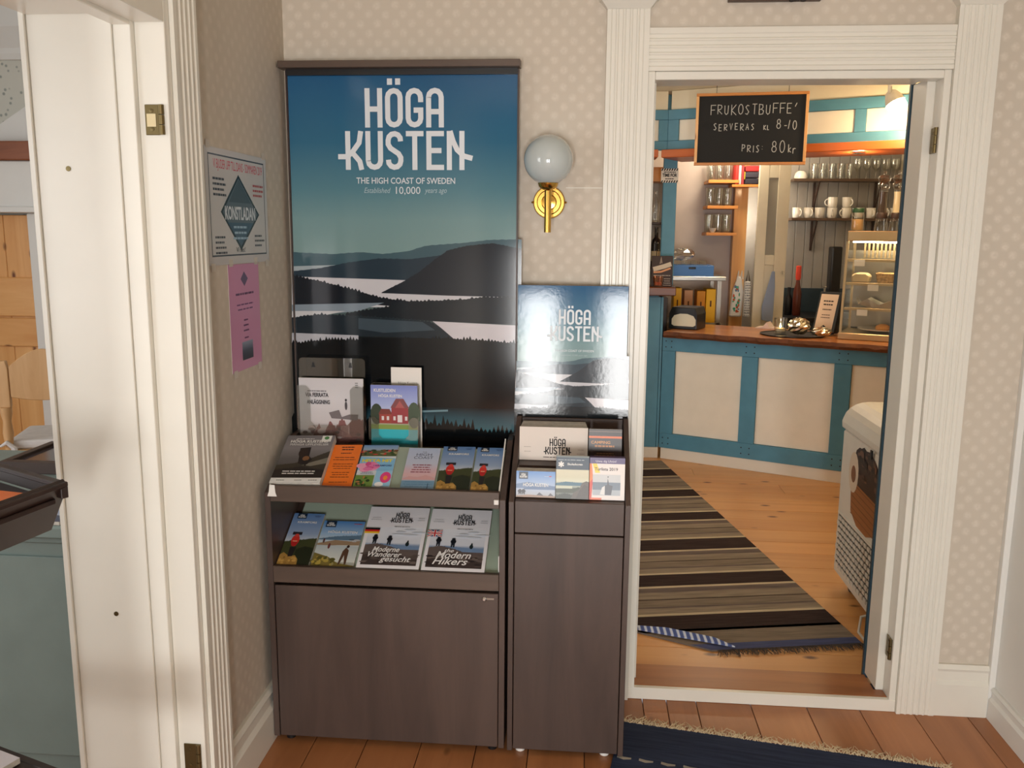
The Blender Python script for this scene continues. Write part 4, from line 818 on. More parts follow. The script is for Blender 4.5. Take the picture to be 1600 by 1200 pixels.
bx('board', PAPER, .497, .612, 3.324, 3.329, 1.895, 1.988, sg, 0)
p = Print(.115, .093); p.rect(0, 0, 1, 1, C(226, 222, 212))
for yy in (.0, .84):
    for k in range(7): p.poly([(k / 7, yy), (k / 7 + .075, yy), (k / 7 + .135, yy + .16), (k / 7 + .06, yy + .16)], INK)
p.lines(.5, .74, .7, 1, .1, .06, INK, 2); p.text('TIME FOR', .5, .42, .021, INK, bold=.04, fit=.84); p.lines(.5, .27, .7, 1, .1, .06, INK, 3)
p.build('print', (.497, 3.3238, 1.895), (1, 0, 0), (0, 0, 1), MATTE, sg)

# canopy over the bar ------------------------------------------------------------
can = thing('bar_canopy', 'blue framed canopy with cream panels above the bar', 'canopy', CA, CROT)
lbx('backing_board', CREAM_PANEL, -.02, LEN, .024, .05, 2.075, 2.33, can)
lbx('upper_wall', CREAM, -.02, LEN, .02, .06, 2.331, 2.448, can)
lbx('top_rail', BLUE, -.03, LEN, .0, .022, 2.265, 2.328, can); lbx('bottom_rail', BLUE, -.03, LEN, .0, .022, 2.072, 2.132, can)
HS = [(-.03, .040), (.55, .615), (1.118, 1.180), (1.70, 1.76)]
for a, b in HS: lbx('stile', BLUE, a, b, .0, .022, 2.133, 2.264, can)
for (a0, a), (b, b1) in zip(HS, HS[1:]): lbx('panel', CREAM_PANEL, a + .001, b - .001, .012, .023, 2.134, 2.263, can)
lbx('ledge', ORANGE_WOOD, -.04, LEN, -.085, .30, 2.020, 2.070, can, .004)
dl = MB().lathe([(.038, 0), (.038, .004), (.030, .004), (.030, .010)], (1.15, .02, 2.0095), 20).build('downlight_ring', CHROME, can, local=True)
MB().lathe([(.029, 0), (.029, .002)], (1.15, .02, 2.0125), 20).build('downlight_lens', mat('warm_lens', C(255, 236, 200), .4, emit=(1, .80, .52, 1), estr=14), can, local=True)
wing = thing('canopy_wing', 'left wing of the blue canopy above the raised bar end', 'canopy', (.2, 3.2, 2.1))
bx('backing_board', CREAM_PANEL, -1.09, .510, 3.20, 3.225, 2.095, 2.35, wing); bx('upper_wall', CREAM, -1.09, .515, 3.195, 3.235, 2.351, 2.468, wing)
bx('top_rail', BLUE, -1.09, .5195, 3.178, 3.199, 2.286, 2.348, wing); bx('bottom_rail', BLUE, -1.09, .5195, 3.178, 3.199, 2.092, 2.152, wing)
for a, b in ((.46, .5195), (-.10, -.03)): bx('stile', BLUE, a, b, 3.178, 3.199, 2.153, 2.285, wing)
bx('panel', CREAM_PANEL, -.029, .459, 3.188, 3.1995, 2.154, 2.284, wing)
bx('ledge', ORANGE_WOOD, -1.09, .455, 3.09, 3.30, 2.042, 2.091, wing, .004)

# chalkboard ---------------------------------------------------------------------
CB = atY(1170, 258, 2.52); cb = thing('chalkboard', 'hanging black chalkboard with breakfast buffet prices in white chalk', 'chalkboard', CB, math.radians(-7))
bw, bh = .625, .405
slate = lbx('slate', mat('chalkboard_black', C(26, 27, 28), .75), -bw / 2 + .014, bw / 2 - .014, .004, .012, .014, bh - .014, cb, 0)
for a in ((-bw / 2, bw / 2, 0, .016), (-bw / 2, bw / 2, bh - .016, bh)): lbx('frame_rail', PINE_X, a[0], a[1], -.004, .016, a[2], a[3], cb)
for a in ((-bw / 2, -bw / 2 + .016), (bw / 2 - .016, bw / 2)): lbx('frame_stile', PINE, a[0], a[1], -.0035, .0155, .0165, bh - .0165, cb)
for x in (-.2, .2): MB().tube([(x, .008, bh), (x, .008, 2.47 - CB.z)], .0015, 6).build('hanging_cord', BLACK, cb, local=True)
SF = {'F': [[(0, 0), (0, 1), (.7, 1)], [(0, .5), (.55, .52)]], 'R': [[(0, 0), (0, 1), (.5, .95), (.6, .75), (.4, .52), (0, .48), (.65, 0)]], 'U': [[(0, 1), (.02, .2), (.25, 0), (.5, .15), (.55, 1)]],
      'K': [[(0, 0), (0, 1)], [(.6, 1), (0, .45), (.65, 0)]], 'O': [arc(.32, .5, .32, 90, 450, 12, .5)], 'S': [[(.55, .92), (.3, 1), (.05, .8), (.3, .52), (.52, .28), (.3, 0), (0, .1)]], 'T': [[(0, 1), (.65, 1)], [(.32, 1), (.3, 0)]],
      'B': [[(0, 0), (0, 1), (.45, .95), (.5, .7), (.3, .52), (0, .5)], [(.3, .52), (.6, .35), (.5, .05), (0, 0)]], 'E': [[(.6, 1), (0, 1), (0, 0), (.6, 0)], [(0, .5), (.5, .5)]], 'V': [[(0, 1), (.28, 0), (.58, 1)]], 'A': [[(0, 0), (.3, 1), (.6, 0)], [(.12, .38), (.5, .38)]],
      'L': [[(0, 1), (0, 0), (.5, 0)]], 'P': [[(0, 0), (0, 1), (.5, .92), (.55, .65), (.3, .45), (0, .45)]], 'I': [[(.1, 0), (.1, 1)]], ':': [[(.1, .25), (.12, .3)], [(.1, .65), (.12, .7)]], '-': [[(.05, .45), (.45, .45)]], '1': [[(0, .0), (.2, 1)]], '0': [arc(.3, .5, .28, 90, 450, 12, .5)],
      '8': [arc(.3, .74, .22, 90, 450, 10, .24) , arc(.3, .26, .28, 90, 450, 10, .26)], 'k': [[(0, 0), (0, 1)], [(.4, .6), (0, .28), (.45, 0)]], 'r': [[(0, 0), (0, .6)], [(0, .4), (.2, .6), (.4, .55)]], "'": [[(.1, .75), (.35, 1.15)]], ' ': []}
p = Print(bw, bh); rnd = random.Random(9)
def chalk(txt, x, y, h, adv, w=.0040):
    for ch in txt:
        k = h * rnd.uniform(.92, 1.06); dy = rnd.uniform(-.004, .004)
        for pl in SF[ch]: p.stroke([(x + a * k * .72, y + dy + b * k) for a, b in pl], w, C(190, 190, 186))
        x += adv * (.6 if ch in "I1: -'" else 1) * h
for words in ((("FRUKOSTBUFFE'", .085, .285, .055, .70),), (('SERVERAS', .104, .198, .036, .84), ('KL', .385, .200, .025, .80), ('8-10', .455, .200, .052, .78)), (('PRIS:', .270, .075, .038, .80), ('80', .435, .072, .066, .66), ('kr', .528, .066, .046, .55))):
    p = Print(bw, bh); p.k = 10
    for w_ in words: chalk(*w_)
    o = p.build('chalk_line', (-bw / 2, .0038, 0), (1, 0, 0), (0, 0, 1), CHALK, None); o.parent = slate
p = Print(bw, bh)
p.poly([(.06, .55), (.13, .50), (.16, .58), (.10, .62)], C(46, 47, 48))
o = p.build('chalk_smudge', (-bw / 2, .0038, 0), (1, 0, 0), (0, 0, 1), CHALK, None); o.parent = slate

# ceiling spot -------------------------------------------------------------------
LP = atY(1402, 166, 2.35)
sl = thing('ceiling_spotlight', 'glowing spotlight under the cafe ceiling', 'spotlight', (LP.x - .03, LP.y, 2.47))
MB().tube([(LP.x - .07, LP.y, 2.447), (LP.x + .35, LP.y - .14, 2.447)], .017, 10).build('track', WHITE_COOL, sl, smooth=True)
MB().tube([(LP.x - .05, LP.y, 2.44), (LP.x - .045, LP.y, 2.32)], .011, 10).build('stem', WHITE_COOL, sl, smooth=True)
MB().lathe([(.016, 0), (.030, .010), (.046, .045), (.053, .075)], LP + Vector((-.035, .03, .085)), 18, (.35, -.30, -.88)).build('lamp_head', WHITE_COOL, sl, smooth=True)
MB().sphere(LP, .050, 18, 12).build('bulb', mat('lit_bulb', C(255, 240, 210), .4, emit=(1, .74, .40, 1), estr=70), sl, smooth=True)
def point(name, loc, power, col, r=.05):
    d = bpy.data.lights.new(name, 'POINT'); d.energy = power; d.color = col; d.shadow_soft_size = r; o = bpy.data.objects.new(name, d); COL.objects.link(o); o.location = loc; return o
WARM = (1.0, .72, .42)
point('lamp_spot', LP + Vector((.02, -.06, -.09)), 11, WARM); point('lamp_ceiling', (.35, 1.3, 2.30), 5.0, (1, .86, .66), .12); point('lamp_ceiling', (-.5, 2.4, 2.30), 6, (1, .86, .66), .12)
point('lamp_downlight', K(1.15, .02, 1.99), 5, WARM, .03); point('lamp_kitchen', (1.62, 4.75, 2.25), 7, (1, .82, .62), .10); point('lamp_passage', (1.28, 5.02, 1.7), 9, (1, .9, .76), .08); point('lamp_pantry', (1.10, 4.25, 2.25), 18, (1, .84, .62), .10)

# kitchen walls ------------------------------------------------------------------
struct(bx('wall_kitchen_back', GREYPANEL, -1.10, 2.70, 5.23, 5.33, -.05, 2.47)); wk = bpy.data.objects['wall_kitchen_back']
for k in range(14): bx('panel_board', GREYPANEL, 1.50 + k * .086, 1.50 + k * .086 + .083, 5.216, 5.2295, .9, 2.46, wk, .003)
LILAC = paint('lilac_grey_wall', C(196, 182, 176), .5, .02)
struct(MB().box(-1.10, 1.215, 4.78, 4.86, -.05, 2.47).build('wall_pantry', LILAC), 'pale wall behind the glass shelves')
pp_ = thing('door_3', '', ''); del pp_['category']; struct(pp_, 'pine door post and bright opening beside the glass shelves')
bx('post', PINE, 1.217, 1.325, 4.69, 4.80, .02, 2.46, pp_); bx('lining', WHITE_COOL, 1.216, 1.236, 4.801, 5.20, .02, 2.46, pp_)
wd = thing('open_door', 'cream painted door with a glass pane standing open in the kitchen', 'door', (1.45, 4.32, .02))
for a in ((1.335, 1.408), (1.482, 1.572)): bx('stile', CREAM, a[0], a[1], 4.30, 4.335, .03, 2.10, wd)
for a in ((.03, .25), (1.32, 1.395), (1.99, 2.10)): bx('rail', CREAM, 1.4085, 1.4815, 4.301, 4.334, a[0], a[1], wd)
bx('pane', mat('frosted_pane', C(150, 146, 134), .3), 1.409, 1.481, 4.314, 4.320, 1.396, 1.989, wd, 0); bx('lower_panel', CREAM, 1.409, 1.481, 4.310, 4.325, .251, 1.319, wd)
hk = MB().tube([(1.548, 4.30, 1.27), (1.548, 4.27, 1.27), (1.548, 4.262, 1.25)], .006, 8).build('handle', CHROME, wd, smooth=True)

# kitchen shelves ----------------------------------------------------------------
def kshelf(name, label, x0, x1, y0, y1, z, m, th=.022, br=()):
    r = thing(name, label, 'shelf', ((x0 + x1) / 2, y1, z)); bx('board', m, x0, x1, y0, y1, z - th, z, r)
    for x in br: MB().tube([(x, y1 - .005, z - .26), (x + .0, y0 + .03, z - th - .002)], .008, 6).build('bracket', BROWN_D, r); MB().box(x - .01, x + .01, y1 - .012, y1, z - .28, z - th).build('bracket', BROWN_D, r)
    return r
DKSH = wood('dark_shelf', C(96, 74, 56), C(66, 50, 38), 'X', 3, 9, .5)
kshelf('wall_shelf', 'dark upper shelf with rows of drinking glasses on the grey panelling', 1.76, 2.69, 5.02, 5.214, 2.030, DKSH, .022, (1.98, 2.5))
kshelf('wall_shelf', 'dark lower shelf with white mugs on the grey panelling', 1.76, 2.69, 5.02, 5.214, 1.700, DKSH, .022, (1.98, 2.5))
for z, lab in ((1.985, 'top pine shelf of stacked glasses in the pantry corner'), (1.782, 'middle pine shelf of stacked glasses in the pantry corner'), (1.568, 'bottom pine shelf of glasses in the pantry corner')): kshelf('glass_shelf', lab, .972, 1.214, 4.50, 4.778, z, PINE_X, .024)
def lathe_thing(name, label, cat, prof, m, group=None, n=16, extra=None, part='body'):
    r = thing(name, label, cat, (0, 0, 0), 0, group); MB().lathe(prof, (0, 0, 0), n).build(part, m, r, smooth=True, local=True)
    if extra: extra(r)
    return r
def mug_handle(r): MB().tube([(.038 + .026 * math.sin(math.radians(a)), 0, .045 + .028 * math.cos(math.radians(a))) for a in range(0, 181, 30)], .005, 6).build('handle', CERAMIC, r, local=True, smooth=True)
ORD = ('first', 'second', 'third', 'fourth', 'fifth', 'sixth', 'seventh', 'eighth', 'ninth')
mug0 = lathe_thing('mug', 'white coffee mug on the lower kitchen shelf', 'mug', [(.030, 0), (.036, .006), (.040, .04), (.041, .088), (.037, .088), (.036, .02), (.001, .012)], CERAMIC, 'white mugs on the lower kitchen shelf', 16, mug_handle)
mug0.location = (1.82, 5.10, 1.701); mug0.rotation_euler = (0, 0, -1.2); mug0['label'] = 'white coffee mug, first from the left on the lower kitchen shelf'
for k, x in enumerate((1.915, 2.01, 2.115, 2.235, 2.345, 2.44, 2.545, 2.64)): dup(mug0, (x, 5.10, 1.701), math.radians((-70, -110, 250, 200, 185, -80, -60, -110)[k]), 'white coffee mug, %s from the left on the lower kitchen shelf' % ORD[k + 1])
dup(mug0, (2.115, 5.10, 1.790), 3.0, 'white coffee mug stacked on the fourth mug from the left'); dup(mug0, (2.235, 5.10, 1.790), -1.0, 'white coffee mug stacked on the fifth mug from the left')
bowl = lathe_thing('bowl', 'white upturned bowl at the end of the upper kitchen shelf', 'bowl', [(.055, 0), (.056, .02), (.045, .05), (.028, .066), (.001, .066)], CERAMIC, None, 18); bowl.location = (1.835, 5.11, 2.031)
gl0 = lathe_thing('drinking_glass', 'clear straight glass on the upper kitchen shelf', 'glass', [(.028, .001), (.030, .01), (.036, .13), (.0345, .13), (.028, .014), (.001, .012)], TUMBLER, 'glasses on the upper kitchen shelf', 14); gl0.location = (1.93, 5.10, 2.031)
gl0['label'] = 'clear straight glass, first from the left on the upper kitchen shelf'
for k, x in enumerate((2.003, 2.078, 2.153, 2.228)): dup(gl0, (x, 5.10, 2.031), None, 'clear straight glass, %s from the left on the upper kitchen shelf' % ORD[k + 1])
gl1 = lathe_thing('stem_glass', 'clear stemmed glass on the upper kitchen shelf', 'glass', [(.030, .001), (.030, .003), (.005, .008), (.004, .06), (.012, .07), (.034, .10), (.036, .13), (.032, .17), (.031, .17), (.034, .13), (.030, .10), (.001, .072)], TUMBLER, 'stemmed glasses on the upper kitchen shelf', 14); gl1.location = (2.30, 5.10, 2.031)
gl1['label'] = 'clear stemmed glass, first from the left on the upper kitchen shelf'
for k in range(4): dup(gl1, (2.378 + .078 * k, 5.10, 2.031), None, 'clear stemmed glass, %s from the left on the upper kitchen shelf' % ORD[k + 1])
for z, nm in ((1.986, 'top'), (1.783, 'middle'), (1.569, 'bottom')):
    g = lathe_thing('tall_glass', 'tall clear glass, first from the left in the front row of the %s pine shelf' % nm, 'glass', [(.026, .001), (.028, .01), (.033, .145), (.0315, .145), (.026, .014), (.001, .012)], TUMBLER, 'tall glasses on the %s pine shelf' % nm, 12); g.location = (1.008, 4.60, z)
    for k in range(1, 6): dup(g, (1.008 + .069 * (k % 3), 4.60 + .09 * (k // 3), z), None, 'tall clear glass, %s from the left in the %s row of the %s pine shelf' % (ORD[k % 3], ('front', 'back')[k // 3], nm))
bwl = lathe_thing('small_bowl', 'small white bowl on the bottom pine shelf of glasses', 'bowl', [(.014, 0), (.026, .02), (.03, .035), (.027, .035), (.001, .008)], CERAMIC, None, 14); bwl.location = (1.025, 4.525, 1.569)

# books and folded textiles above the pine post
def kbox(name, label, cat, m, px0, px1, py0, py1, Y, dep, part='body'):
    a = atY(px0, py1, Y); b = atY(px1, py0, Y); o = bx(name, m, a.x, b.x, Y, Y + dep, a.z, b.z, None, .002); return tag(o, label, cat)
REDB = mat('red_binder', C(206, 44, 40), .5)
sh2 = kshelf('glass_shelf', 'short pine ledge holding red binders above the pine post', atY(1144, 290, 4.50).x, 1.40, 4.50, 4.685, atY(1150, 288, 4.5).z, PINE_X, .02)
zb = atY(1150, 288, 4.5).z
for x0, w, c, hgt, lab in ((1.184, .024, C(210, 44, 40), .165, 'red ring binder at the left end of the pine ledge'), (1.210, .020, C(176, 172, 176), .155, 'grey ring binder beside the red one on the pine ledge'), (1.232, .020, C(150, 50, 54), .16, 'dark red ring binder on the pine ledge')):
    o = bx('binder', mat('binder_%d' % int(x0 * 1000), c, .5), x0, x0 + w, 4.51, 4.66, zb + .0005, zb + hgt, None, .002); tag(o, lab, 'binder')
for k, (c, lab) in enumerate(((C(44, 44, 58), 'folded dark blue cloth at the bottom of the ledge pile'), (C(60, 58, 72), 'folded grey blue cloth in the middle of the ledge pile'), (C(180, 50, 54), 'folded red cloth on top of the ledge pile'))):
    o = MB().box(1.262, 1.375, 4.52, 4.66, zb + .001 + k * .05, zb + .048 + k * .05).build('folded_cloth', mat('cloth_%d' % k, c, .9), None, bevel=.014, segs=3); tag(o, lab, 'cloth')
o = MB().box(1.255, 1.262 - .0005, 4.515, 4.60, zb + .04, zb + .10).build('yellow_packet', mat('yellow_packet_paint', C(226, 190, 60), .5), None, bevel=.002); tag(o, 'small yellow packet squeezed beside the folded cloths', 'packet')

# steel table, crate, boxes ---------------------------------------------------------
stt = thing('steel_table', 'stainless steel work table behind the bar', 'table', (.85, 4.3, ZC))
bx('table_top', STEEL, .50, 1.10, 4.18, 4.66, 1.195, 1.228, stt, .004); bx('shelf', STEEL, .50, 1.08, 4.22, 4.64, .84, .862, stt)
for x in (.53, 1.04):
    for y_ in (4.22, 4.61): MB().box(x, x + .032, y_, y_ + .032, ZC, 1.194).build('leg', STEEL, stt)
cr = thing('blue_crate', 'blue plastic crate of glasses on the steel work table', 'crate', (.85, 4.32, 1.229)); CRB = mat('blue_crate_plastic', C(78, 142, 220), .4)
ca_, cb_ = .66, 1.005
bx('front_wall', CRB, ca_, cb_, 4.21, 4.222, 1.2285, 1.312, cr); bx('rear_wall', CRB, ca_, cb_, 4.478, 4.49, 1.2285, 1.312, cr)
for x in (ca_, cb_ - .012): bx('end_wall', CRB, x, x + .012, 4.2225, 4.4775, 1.2285, 1.312, cr)
bx('floor_panel', CRB, ca_ + .012, cb_ - .012, 4.2225, 4.4775, 1.2285, 1.236, cr); bx('hand_slot', BLACK, .81, .865, 4.2085, 4.2099, 1.283, 1.300, cr, .003)
cg = lathe_thing('crate_glass', 'upturned clear glass in the blue crate', 'glass', [(.034, .001), (.030, .11), (.001, .112)], TUMBLER, 'glasses in the blue crate', 12); cg.location = (.709, 4.27, 1.237)
cg['label'] = 'upturned clear glass, first from the left in the front row of the blue crate'
for k in range(1, 8): dup(cg, (.709 + .072 * (k % 4), 4.27 + .09 * (k // 4), 1.237), None, 'upturned clear glass, %s from the left in the %s row of the blue crate' % (ORD[k % 4], ('front', 'back')[k // 4]))
bagm = MB(); bagm.sphere((.76, 4.33, 1.395), .075, 14, 8, (1.5, 1.1, .55)); rnd = random.Random(3)
for v in bagm.v: v.x += rnd.uniform(-.012, .012); v.z += rnd.uniform(-.012, .012)
tag(bagm.build('plastic_bag', thin_glass('crinkled_film', (.95, .93, .88, 1), .35, .15, .8)), 'crumpled clear plastic bag lying on the crate glasses', 'bag')
YB_ = mat('yellow_carton', C(244, 184, 40), .5)
for x0, w, c, h, lab in ((.705, .060, C(244, 190, 48), .27, 'yellow carton nearest the raised bar end on the steel shelf'), (.788, .066, C(214, 164, 130), .255, 'pinkish carton between yellow cartons on the steel shelf'), (.886, .066, C(226, 150, 30), .25, 'orange yellow carton with ridged spine on the steel shelf'), (.958, .075, C(248, 190, 20), .265, 'bright yellow carton at the right end of the steel shelf')):
    r = thing('carton', lab, 'carton', (x0, 4.23, .8625)); bx('box', mat('carton_%d' % int(x0 * 1000), c, .5), x0, x0 + w, 4.23, 4.42, .8625, .8625 + h, r, .003)
    bx('label', INK and mat('carton_print', C(90, 50, 20), .6), x0 + w * .42, x0 + w * .58, 4.2288, 4.2299, .8625 + h * .48, .8625 + h * .66, r, 0)

# hanging bags, towel ------------------------------------------------------------
hb2 = thing('carrier_bag', 'white plastic carrier bag with green print hanging by the pine post', 'bag', (1.27, 4.60, .9))
a = atY(1139, 505, 4.60); b = atY(1163, 437, 4.60)
MB().extr([(a.x, 4.60, .88), (b.x - .01, 4.60, .88), (b.x, 4.60, 1.08), (b.x - .02, 4.60, 1.20), (a.x + .06, 4.60, 1.22), (a.x + .02, 4.60, 1.10)], (0, .05, 0)).build('body', PAPER, hb2, bevel=.01)
for x in (a.x + .05, b.x - .03): MB().tube([(x, 4.62, 1.18), (x + .012, 4.62, 1.26), (x + .02, 4.62, 1.19)], .006, 6).build('handle', PAPER, hb2)
p = Print(.06, .25); cloud(p, .1, .9, .05, .95, 26, [C(60, 150, 120), C(90, 170, 140), C(190, 90, 60), C(80, 120, 150)], .14, .05, 3); p.build('print', (a.x + .018, 4.5985, .90), (1, 0, 0), (0, 0, 1), MATTE, hb2)
pb = thing('patterned_bag', 'black and white patterned cloth bag hanging by the cream door', 'bag', (1.36, 4.57, .88))
a = atY(1161, 505, 4.56); b = atY(1174, 440, 4.56)
MB().box(a.x, b.x, 4.56, 4.60, .88, b.z).build('body', PAPER, pb, bevel=.008); MB().tube([(a.x + .01, 4.58, b.z), ((a.x + b.x) / 2, 4.59, b.z + .09), (b.x - .01, 4.58, b.z)], .005, 6).build('strap', BROWN_D, pb)
p = Print(b.x - a.x, b.z - .88); rnd = random.Random(5)
for i in range(6):
    for j in range(14): p.rect(.05 + i * .155, .03 + j * .07, .05 + i * .155 + rnd.uniform(.06, .11), .03 + j * .07 + rnd.uniform(.025, .045), C(70, 76, 92)); p.k -= 1
p.build('print', (a.x, 4.5590, .88), (1, 0, 0), (0, 0, 1), MATTE, pb)
tw = MB(); a = atY(1190, 500, 4.255); b = atY(1212, 424, 4.255)
tw.extr([(a.x, 4.255, a.z), (b.x, 4.255, a.z - .02), (b.x + .002, 4.255, b.z - .12), (b.x - .005, 4.255, b.z), (b.x - .028, 4.255, b.z), (b.x - .050, 4.255, b.z - .10), (a.x + .018, 4.255, b.z - .18), (a.x - .004, 4.255, b.z - .28)], (0, .012, 0)); tag(tw.build('hand_towel', mat('blue_towel', C(150, 164, 192), .95), None, bevel=.004), 'pale blue towel hanging from the handle of the cream door', 'towel')

# kitchen worktop at the back
kw = thing('kitchen_unit', 'dark teal kitchen unit along the grey panelled wall', 'kitchen unit', (2.2, 4.9, ZC)); KTEAL = paint('dark_teal_paint', C(44, 60, 70), .5)
bx('body', KTEAL, 1.66, 2.69, 4.62, 5.21, ZC, .84, kw); bx('counter_slab', BLACK, 1.65, 2.69, 4.60, 5.213, .841, .88, kw); bx('splashback', KTEAL, 1.77, 2.69, 5.195, 5.213, .881, 1.09, kw)
def bottle(name, label, prof, m, loc, cap=None, capc=None):
    r = lathe_thing(name, label, 'bottle', prof, m, None, 14); r.location = loc
    if cap: MB().lathe(cap, (0, 0, 0), 12).build('cap', capc, r, smooth=True, local=True)
    return r
zK = .8805
P0 = atY(1245, 470, 4.8); bottle('sauce_bottle', 'dark bottle with a red cap on the back kitchen unit', [(.03, 0), (.034, .01), (.034, .20), (.02, .26), (.014, .30), (.014, .34)], mat('sauce_brown', C(90, 40, 28), .3), (P0.x, 4.80, zK), [(.018, .30), (.022, .32), (.022, .415), (.012, .42)], mat('red_cap', C(216, 70, 50), .4))
P0 = atY(1232, 470, 4.85); bottle('soap_bottle', 'small dark bottle beside the red capped bottle', [(.028, 0), (.032, .01), (.032, .14), (.012, .18), (.012, .21)], BLACK, (P0.x, 4.85, zK), [(.014, .205), (.014, .235)], BLACK)
P0 = atY(1287, 470, 4.85); bottle('soap_bottle', 'black pump bottle left of the pastry case on the back unit', [(.03, 0), (.034, .01), (.034, .15), (.012, .18), (.012, .20)], BLACK, (P0.x, 4.85, zK), [(.008, .195), (.008, .235), (.02, .24), (.02, .25)], CHROME)
o = MB().box(2.08, 2.17, 4.88, 5.0, zK, 1.46).build('coffee_machine', BLACK, None, bevel=.015, segs=2); tag(o, 'tall black coffee machine half hidden by the pastry case', 'coffee machine')

# things on the bar ----------------------------------------------------------------
ZT = .9095
nd = thing('napkin_dispenser', 'black napkin dispenser with a white front on the bar', 'dispenser', K(.075, .20, ZT), CROT)
MB().extr([(-.10, -.06, 0), (.10, -.06, 0), (.10, -.06, .105), (.082, -.052, .15), (-.082, -.052, .15), (-.10, -.06, .105)], (0, .20, 0)).build('body', BLACK, nd, bevel=.006, local=True, segs=2)
p = Print(.17, .085); p.poly([(.0, .12), (.0, .55), (.1, .85), (.35, 1), (.65, 1), (.9, .85), (1, .55), (1, .12), (.9, 0), (.1, 0)], C(224, 220, 196)); o = p.build('faceplate', (-.078, -.0605, .022), (1, 0, 0), (0, 0, 1), GLOSS, None); o.parent = nd
nap = MB(); O = K(.48, .50, ZT)
nap.extr([(0, 0, 0), (.16, 0, 0), (.165, 0, .006), (.10, 0, .010), (.075, 0, .045), (.05, 0, .010), (.0, 0, .006)], (0, .12, 0)); o = nap.build('paper_napkin', mat('pink_white_paper', C(222, 204, 196), .8)); o.location = O; o.rotation_euler = (0, 0, CROT); tag(o, 'loose pale napkin lying on the bar behind the candle', 'napkin')
TC = K(.79, .235, ZT); tr = MB().lathe([(.195, 0), (.205, .004), (.205, .008), (.198, .008), (.195, .004), (.001, .004)], TC, 40).build('round_tray', BLACK, None, smooth=True); tag(tr, 'flat black round tray on the bar', 'tray')
cn = lathe_thing('candle_glass', 'clear glass with a burning tealight on the black tray', 'candle', [(.036, .001), (.038, .01), (.042, .10), (.040, .10), (.036, .012), (.001, .01)], TUMBLER, None, 18); cn.location = K(.715, .22, ZT + .0085)
MB().lathe([(.030, .013), (.030, .032), (.001, .030)], (0, 0, 0), 16).build('wax', mat('warm_wax', C(240, 214, 170), .5), cn, local=True); MB().lathe([(.001, .033), (.007, .042), (.004, .055), (.001, .064)], (0, 0, 0), 10).build('flame', mat('flame', C(255, 200, 110), .5, emit=(1, .62, .22, 1), estr=25), cn, local=True, smooth=True)
SILV = mat('crumpled_silver', C(214, 206, 186), .16, 1.0)
for (s, d, r_, sc_, lab) in ((.845, .150, .056, (1.25, 1, .95), 'large crumpled silver ornament on the black tray'), (.985, .150, .042, (1.5, 1, .7), 'small ridged silver ornament at the edge of the black tray')):
    q = MB(); q.sphere((0, 0, 0), r_, 18, 12, sc_); rnd = random.Random(int(s * 100))
    for v in q.v: k = 1 + rnd.uniform(-.13, .10); v.x *= k; v.y *= k; v.z *= k
    zmin = min(v.z for v in q.v); o = q.build('silver_ornament', SILV); o.location = K(s, d, ZT + .009 - zmin); tag(o, lab, 'ornament')
ms = thing('menu_stand', 'sloping black stand with a printed menu card on the bar', 'menu stand', K(.955, .335, ZT + .0085), CROT - .25)
tilt = math.radians(20); V_ = Vector((0, math.sin(tilt), math.cos(tilt)))
MB().obox((-.075, .012, .0), (.15, 0, 0), V_ * .285, Vector((0, math.cos(tilt), -math.sin(tilt))) * .008).build('board', BLACK, ms, local=True, bevel=.002)
MB().obox((-.075, -.012, 0), (.15, 0, 0), (0, .024, 0), (0, 0, .012)).build('lip', BLACK, ms, local=True); MB().extr([(.05, .02, 0), (.05, .16, 0), (.05, .105, .25)], (.012, 0, 0)).build('strut', BLACK, ms, local=True)
p = Print(.118, .262); p.rect(0, 0, 1, 1, C(232, 204, 178)); p.lines(.5, .82, .8, 2, .09, .035, C(60, 46, 42), 3); p.lines(.5, .60, .7, 1, .08, .03, C(80, 60, 52), 4); p.lines(.5, .46, .55, 2, .07, .022, C(110, 84, 72), 5); p.poly([(.5, .20), (.8, .10), (.5, .0), (.22, .10)], C(60, 54, 56)); o = p.build('menu_card', Vector((-.062, .0115, .006)), (1, 0, 0), V_, MATTE, None); o.parent = ms

# pastry display case ---------------------------------------------------------------
dc = thing('pastry_case', 'lit glass pastry display case at the right end of the bar', 'display case', K(1.085, .150, ZT), CROT)
DW, DD, DH = .80, .36, .672; GOLD = mat('warm_metal_frame', C(196, 176, 140), .3, .8)
lbx('base', GOLD, 0, DW, 0, DD, 0, .042, dc, .004); lbx('top_panel', GOLD, .012, DW, .03, DD, .610, .672, dc, .004)
for x in (.006, DW - .02): MB().obox((x, .006, .043), (.014, 0, 0), (0, .012, 0), (0, .045, .566)).build('front_post', GOLD, dc, local=True); MB().box(x, x + .014, DD - .014, DD, .043, .609).build('rear_post', GOLD, dc, local=True)
MB().obox((.021, .008, .043), (DW - .042, 0, 0), (0, .003, 0), (0, .045, .566)).build('front_pane', PANE, dc, local=True)
MB().extr([(.010, .020, .043), (.010, DD - .015, .043), (.010, DD - .015, .609), (.010, .062, .609)], (.004, 0, 0)).build('side_pane', PANE, dc, local=True)
lbx('rear_panel', STEEL, .02, DW - .02, DD - .008, DD, .05, .55, dc, 0)
for k in range(26): lbx('vent_slat', GOLD, .07 + k * .025, .082 + k * .025, DD - .014, DD - .009, .500, .600, dc, 0)
for z, d0 in ((.190, .03), (.345, .045), (.490, .055)):
    gs_ = lbx('glass_shelf', PANE, .022, DW - .022, d0, DD - .016, z, z + .006, dc, 0); lbx('shelf_edge', GOLD, .022, DW - .022, d0 - .004, d0 - .0005, z - .006, z + .010, gs_, .001)
